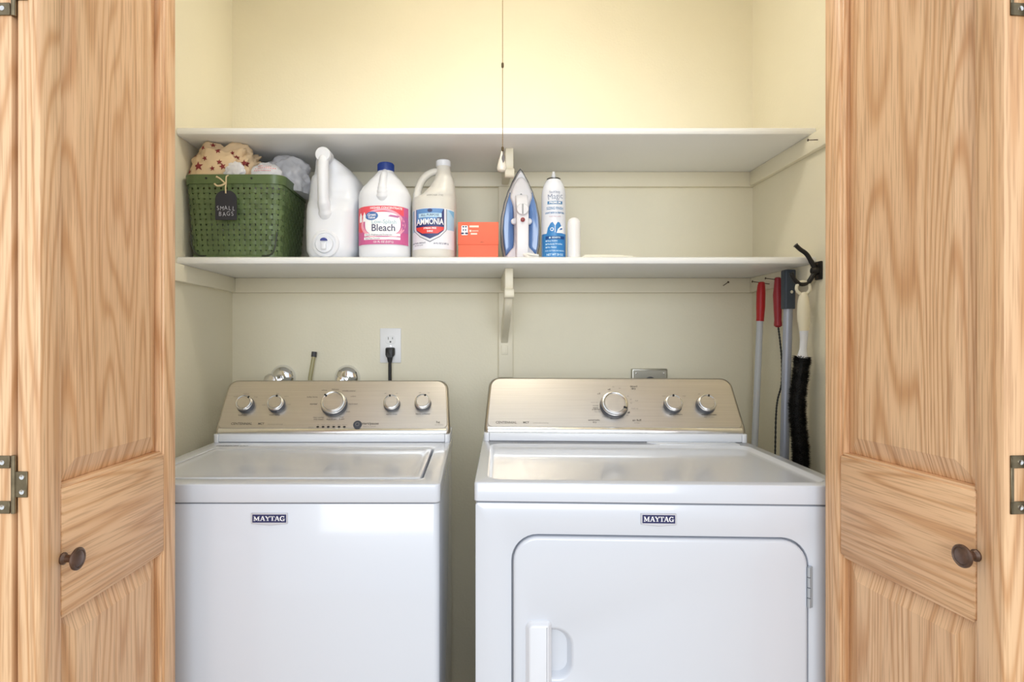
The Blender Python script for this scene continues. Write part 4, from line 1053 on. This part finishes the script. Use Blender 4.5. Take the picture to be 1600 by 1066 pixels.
MB().lathe([(.003,0),(.0026,.001),(0,.0012)], (0,-.006,-1*s_), (0,-1,0), 14).build('screw', SILVER, outl)
plug = thing('power_plug', 'black power plug and cord in the outlet above the washer', 'plug', (at(609.5,0,YB-.02).x, YB-.008, at(0,543,YB).z))
MB().loft([[(x*.95, 0, z) for x, z in rrect(-.0165,-.028,.0165,0,.006,4)], [(x, -.012, z) for x, z in rrect(-.0165,-.030,.0165,0,.006,4)], [(x*.8, -.028, z*.95-.001) for x, z in rrect(-.0145,-.036,.0145,-.001,.005,4)]]).build('plug_body', BLACK, plug, .001, 1)
MB().loft([[(x, y-.016, -.026) for x, y in rrect(-.0115,-.010,.0115,.010,.004,4)], [(x*.55, y*.6-.016, -.052) for x, y in rrect(-.0115,-.010,.0115,.010,.004,4)]]).build('strain_relief', BLACK, plug, .001, 1)
MB().tube(smoothpath([(0,-.016,-.045),(0,-.016,-.09),(.001,-.02,-.16),(.004,-.03,-.3),(.0,-.03,-.45)], 6), .0058, 12).build('cord', BLACK, plug)

for i, (px, lab_) in enumerate(((442.5, 'chrome water valve on the back wall left of the thin hose'), (543, 'chrome water valve on the back wall below the outlet'))):
    c = at(px, 590, YB)
    v = thing('water_valve', lab_, 'valve', (c.x, YB, c.z))
    MB().lathe([(.045,0),(.044,.006),(.038,.017),(.026,.026),(.018,.028),(0,.028)], (0,0,0), (0,-1,0), 40).build('escutcheon', CHROME, v)
    MB().lathe([(.013,.02),(.013,.06),(.016,.062),(.016,.075),(0,.075)], (-.012 if i == 0 else -.005,0,-.012), (0,-1,0), 24).build('valve_stem', CHROME, v)
    MB().lathe([(.018,-.01),(.022,-.006),(.0225,.010),(.017,.014),(0,.0145)] if i == 0 else [(.012,-.01),(.015,0),(.014,.01),(0,.012)], (-.020 if i == 0 else -.008,-.07,-.006), (0,-1,.25), 10).build('valve_handle', SILVER if i == 0 else CHROME, v, .001, 1)
    if i == 0: MB().tube([(-.02,-.07,-.01),(-.043,-.07,-.014)], .004, 10).build('valve_spout', CHROME, v)
    MB().tube([(-.012 if i == 0 else -.005,-.06,-.02),(-.012 if i == 0 else -.005,-.06,-.16)], .009, 12).build('supply_hose', DARKG, v)
hs = thing('drain_tube', 'thin beige tube with a dark tip leaning on the wall between the two valves', 'tube', tuple(at(484,620,YB-.03)))
o_ = hs.location
tb = MB().tube([(0,0,-.1), tuple(at(484.5,590,YB-.026)-o_), tuple(at(490.5,556,YB-.014)-o_)], .0068, 14).build('tube_body', mat('beige_tube', (176, 168, 126), .35), hs)
MB().tube([tuple(at(490.2,558,YB-.0145)-o_), tuple(at(491.2,550,YB-.012)-o_)], .0092, 14).build('tube_tip', mat('dark_tip', (70, 70, 74), .5), hs)

dbx = thing('dryer_outlet', 'steel cover plate of the dryer outlet behind its control panel', 'outlet', (at(1013,0,YB).x, YB, at(0,603,YB).z))
MB().box(-.062, -.02, -.055, .062, 0, .061).build('steel_box', mat('outlet_steel', (176, 174, 166), .35, .9), dbx, .004, 2)
MB().prism(rrect(-.058, -.05, .058, .056, .004, 3), 'y', -.022, -.0195).build('cover_plate', mat('outlet_steel', (176,174,166), .35, .9), dbx, .001, 1)
MB().lathe([(.021,0),(.021,.004),(.019,.0055),(0,.0055)], (.0,-.021,.012), (0,-1,0), 28).build('receptacle', DARKG, dbx)
for sx in (-.056, .056): MB().lathe([(.003,0),(.0026,.0012),(0,.0015)], (sx*.86,-.022,.045), (0,-1,0), 12).build('screw', SILVER, dbx)

# ------------------------------------------------------------------ hook, nails and hanging tools on the right wall
HY = 1.722; hk0 = at(0, 423, HY).z
hook = thing('coat_hook', 'black iron double coat hook on the right wall holding the brush', 'hook', (XR, HY, hk0))
MB().prism(rrect(-.016, -.026, .016, .026, .004, 4), 'x', -.006, 0).build('back_plate', IRONB, hook, .0015, 2)
MB().lathe([(.011,0),(.011,.014),(.008,.019),(.0,.02)], (-.005,0,0), (-1,0,0), 20).build('hook_boss', IRONB, hook)
def hp_(px, py, dy=0):
    p = at(px, py, HY)-hook.location; return (p.x, dy, p.z)
MB().tube(smoothpath([(-.012,0,.004), hp_(1267,408), hp_(1260,397), hp_(1250,389.5), hp_(1243,383)], 7), [.0068]*8+[.0062]*14+[.006]*6+[.0075], 14).build('upper_prong', IRONB, hook)
MB().tube(smoothpath([(-.012,0,-.004), hp_(1268,434), hp_(1263,441), hp_(1254,444.5), hp_(1245,441), hp_(1239,433), hp_(1236.5,426)], 7), [.0066]*14+[.0058]*24+[.0055]*4+[.0068], 14).build('lower_prong', IRONB, hook)
for sz in (-.019, .019): MB().lathe([(.0034,0),(.003,.0015),(0,.0018)], (-.006,0,sz), (-1,0,0), 12).build('screw', NAILM, hook)

def nail(label, head, into):
    head, into = Vector(head), Vector(into); n = thing('nail', label, 'nail', into)
    d = head-into
    MB().tube([(0,0,0), d*.97], .0013, 8).build('shank', NAILM, n)
    MB().lathe([(.0035,-.0008),(.0035,.0006),(0,.0008)], d, d.normalized(), 12).build('head', NAILM, n)
nail('bare nail in the right wall just under the upper shelf end', at(1262.5,219,1.70), (XR-CT, 1.70, at(0,218.5,1.70).z))
h_ = at(1138, 441, YB-.045); nail('bent nail in the back cleat left of the red handles', h_, (at(1130,446,YB-CT).x, YB-CT, at(0,446.5,YB-CT).z))
D1, D2, D3, D4 = 1.98, 1.885, 1.80, 1.722
nail('nail holding up the bright red mop handle', at(1175.5,440,D1), (XR-CT+.001, D1, at(0,444,D1).z))
nail('nail holding up the dark red screwdriver-like handle', at(1196,435,D2), (XR-CT+.001, D2, at(0,438.5,D2).z))

REDP = mat('red_grip', (196, 38, 42), .4); REDD = mat('dark_red_grip', (166, 40, 52), .38); POLEW = mat('pale_pole', (206, 210, 214), .35); POLEA = mat('aluminium_pole', (168, 174, 190), .38, .35)
def wp(px, py, D, o): return at(px, py, D)-o
mop = thing('mop_handle', 'pale pole with bright red grip hanging on the right wall, leftmost tool', 'mop handle', at(1178.5, 720, D1)+Vector((0,0,-.62)))
o_ = mop.location.copy()
rows = [(1190,440.5,3),(1190,441.5,4.6),(1189.5,447,5.6),(1189,458,6.5),(1188.5,480,6.5),(1188,495,5.7),(1187.5,502,5.6)]
MB().tube([wp(a,b,D1,o_) for a,b,_ in rows], [c/F*D1 for *_, c in rows], 20).build('grip', REDP, mop)
MB().tube([wp(1187.5,500,D1,o_), wp(1179,696,D1,o_), wp(1166,1000,D1,o_)], 4.9/F*D1, 18).build('pole', POLEW, mop)
tool = thing('wire_tool', 'dark red handle with a thin black twisted wire, second tool from the left', 'tool', at(1212, 720, D2)+Vector((0,0,-.3)))
o_ = tool.location.copy()
rows = [(1215.3,433.5,3),(1215.3,435,4.7),(1215,442,5),(1214.8,450,5.4),(1215,461,6.8),(1215.2,480,6.0),(1215.4,500,5.2),(1215.5,505,5.8),(1215.5,509,6.0),(1215.5,511.5,3)]
MB().tube([wp(a,b,D2,o_) for a,b,_ in rows], [c/F*D2 for *_, c in rows], 20).build('grip', REDD, tool)
wire = smoothpath([wp(1216,511,D2,o_), wp(1219,535,D2,o_), wp(1221.5,565,D2,o_), wp(1221,600,D2,o_), wp(1215,625,D2,o_), wp(1212.5,650,D2,o_), wp(1211.5,690,D2,o_), wp(1211,730,D2,o_), wp(1212,800,D2,o_)], 22)
MB().tube(wire, [.0030 if k % 4 < 2 else .0023 for k in range(len(wire))], 8).build('twisted_wire', BLACK, tool)
pole = thing('telescopic_pole', 'aluminium pole with a dark slate end cap, behind the black brush', 'pole', at(1225, 735, D3)+Vector((0,0,-.62)))
o_ = pole.location.copy()
sq = lambda px, py, h: [tuple(wp(px, py, D3, o_)+Vector((x,y,0))) for x,y in rrect(-h/F*D3,-h/F*D3,h/F*D3,h/F*D3,.005,4)]
ec = MB().loft([sq(1232,422,7.6), sq(1231.8,424,8.3), sq(1231.2,483,8.0)]).build('end_cap', mat('slate_cap', (56, 66, 80), .45), pole, .001, 1)
cpt = wp(1232, 457, D3, o_)
MB().lathe([(.005,0),(.0045,.003),(0,.0035)], cpt+Vector((0,-8.3/F*D3,0)), (0,-1,0), 16).build('push_button', SILVER, ec)
MB().tube([wp(1231.5,480,D3,o_), wp(1225.5,716,D3,o_), wp(1218,1000,D3,o_)], 6.7/F*D3, 20).build('pole_tube', POLEA, pole)
brush = thing('coil_brush', 'long black bristle brush with ivory handle hanging from the black hook', 'brush', at(1250, 745, D4))
o_ = brush.location.copy()
IVORY = mat('ivory_plastic', (232, 226, 204), .4, sss=.1)
rp = [wp(1255,450,D4,o_)+Vector((10.5/F*D4*math.cos(2*PI*k/32), 0, 10.0/F*D4*math.sin(2*PI*k/32)-.0005)) for k in range(33)]
MB().tube(rp, .0045, 10).build('hanging_loop', IVORY, brush)
rows = [(1255.2,457,4),(1255.3,461,6),(1255.4,470,8.2),(1255.4,485,9.2),(1255.6,500,8.8),(1256,512,7.4),(1256.2,517,7)]
MB().tube([wp(a,b,D4,o_) for a,b,_ in rows], [c/F*D4 for *_, c in rows], 22).build('handle', IVORY, brush)
rows = [(1256.2,516,6.6),(1256,530,5.5),(1255,545,5.2),(1254.2,553,6.8),(1253.8,559,8.6),(1253.6,562,8.8)]
MB().tube([wp(a,b,D4,o_) for a,b,_ in rows], [c/F*D4 for *_, c in rows], 22).build('ferrule', PLASTICW, brush)
spine_ = smoothpath([wp(1253.5,560,D4,o_), wp(1250,590,D4,o_), wp(1246.5,620,D4,o_), wp(1246,650,D4,o_), wp(1249,680,D4,o_), wp(1251,710,D4,o_), wp(1251.5,737,D4,o_), wp(1251.5,760,D4,o_)], 12)
BRIS = mat('black_bristle', (10, 10, 11), .6)
MB().tube(spine_, .0175, 14).build('bristle_core', BRIS, brush, 0, 0, 0)
br = MB(); rnd = random.Random(3)
for k in range(15000):
    t = rnd.random()*(len(spine_)-1); i = int(t); c = spine_[i].lerp(spine_[min(i+1, len(spine_)-1)], t-i)
    tg = (spine_[min(i+1, len(spine_)-1)]-spine_[max(i-1, 0)]).normalized(); a = tg.orthogonal().normalized(); b = tg.cross(a)
    an = rnd.random()*2*PI; d = (a*math.cos(an)+b*math.sin(an)+tg*rnd.uniform(-.35,.35)).normalized()
    rr = rnd.uniform(.0205, .0285)+.0012*math.sin(t*.7); s2 = d.cross(tg).normalized()*.0012
    base = c+d*.012; tip = c+d*rr; n2 = tg*.0012
    br.add([base-s2, base+s2, base+n2, tip], [(0,1,3),(1,2,3),(2,0,3)])
br.build('bristles', BRIS, brush, 0, 0, 0, 'stuff')
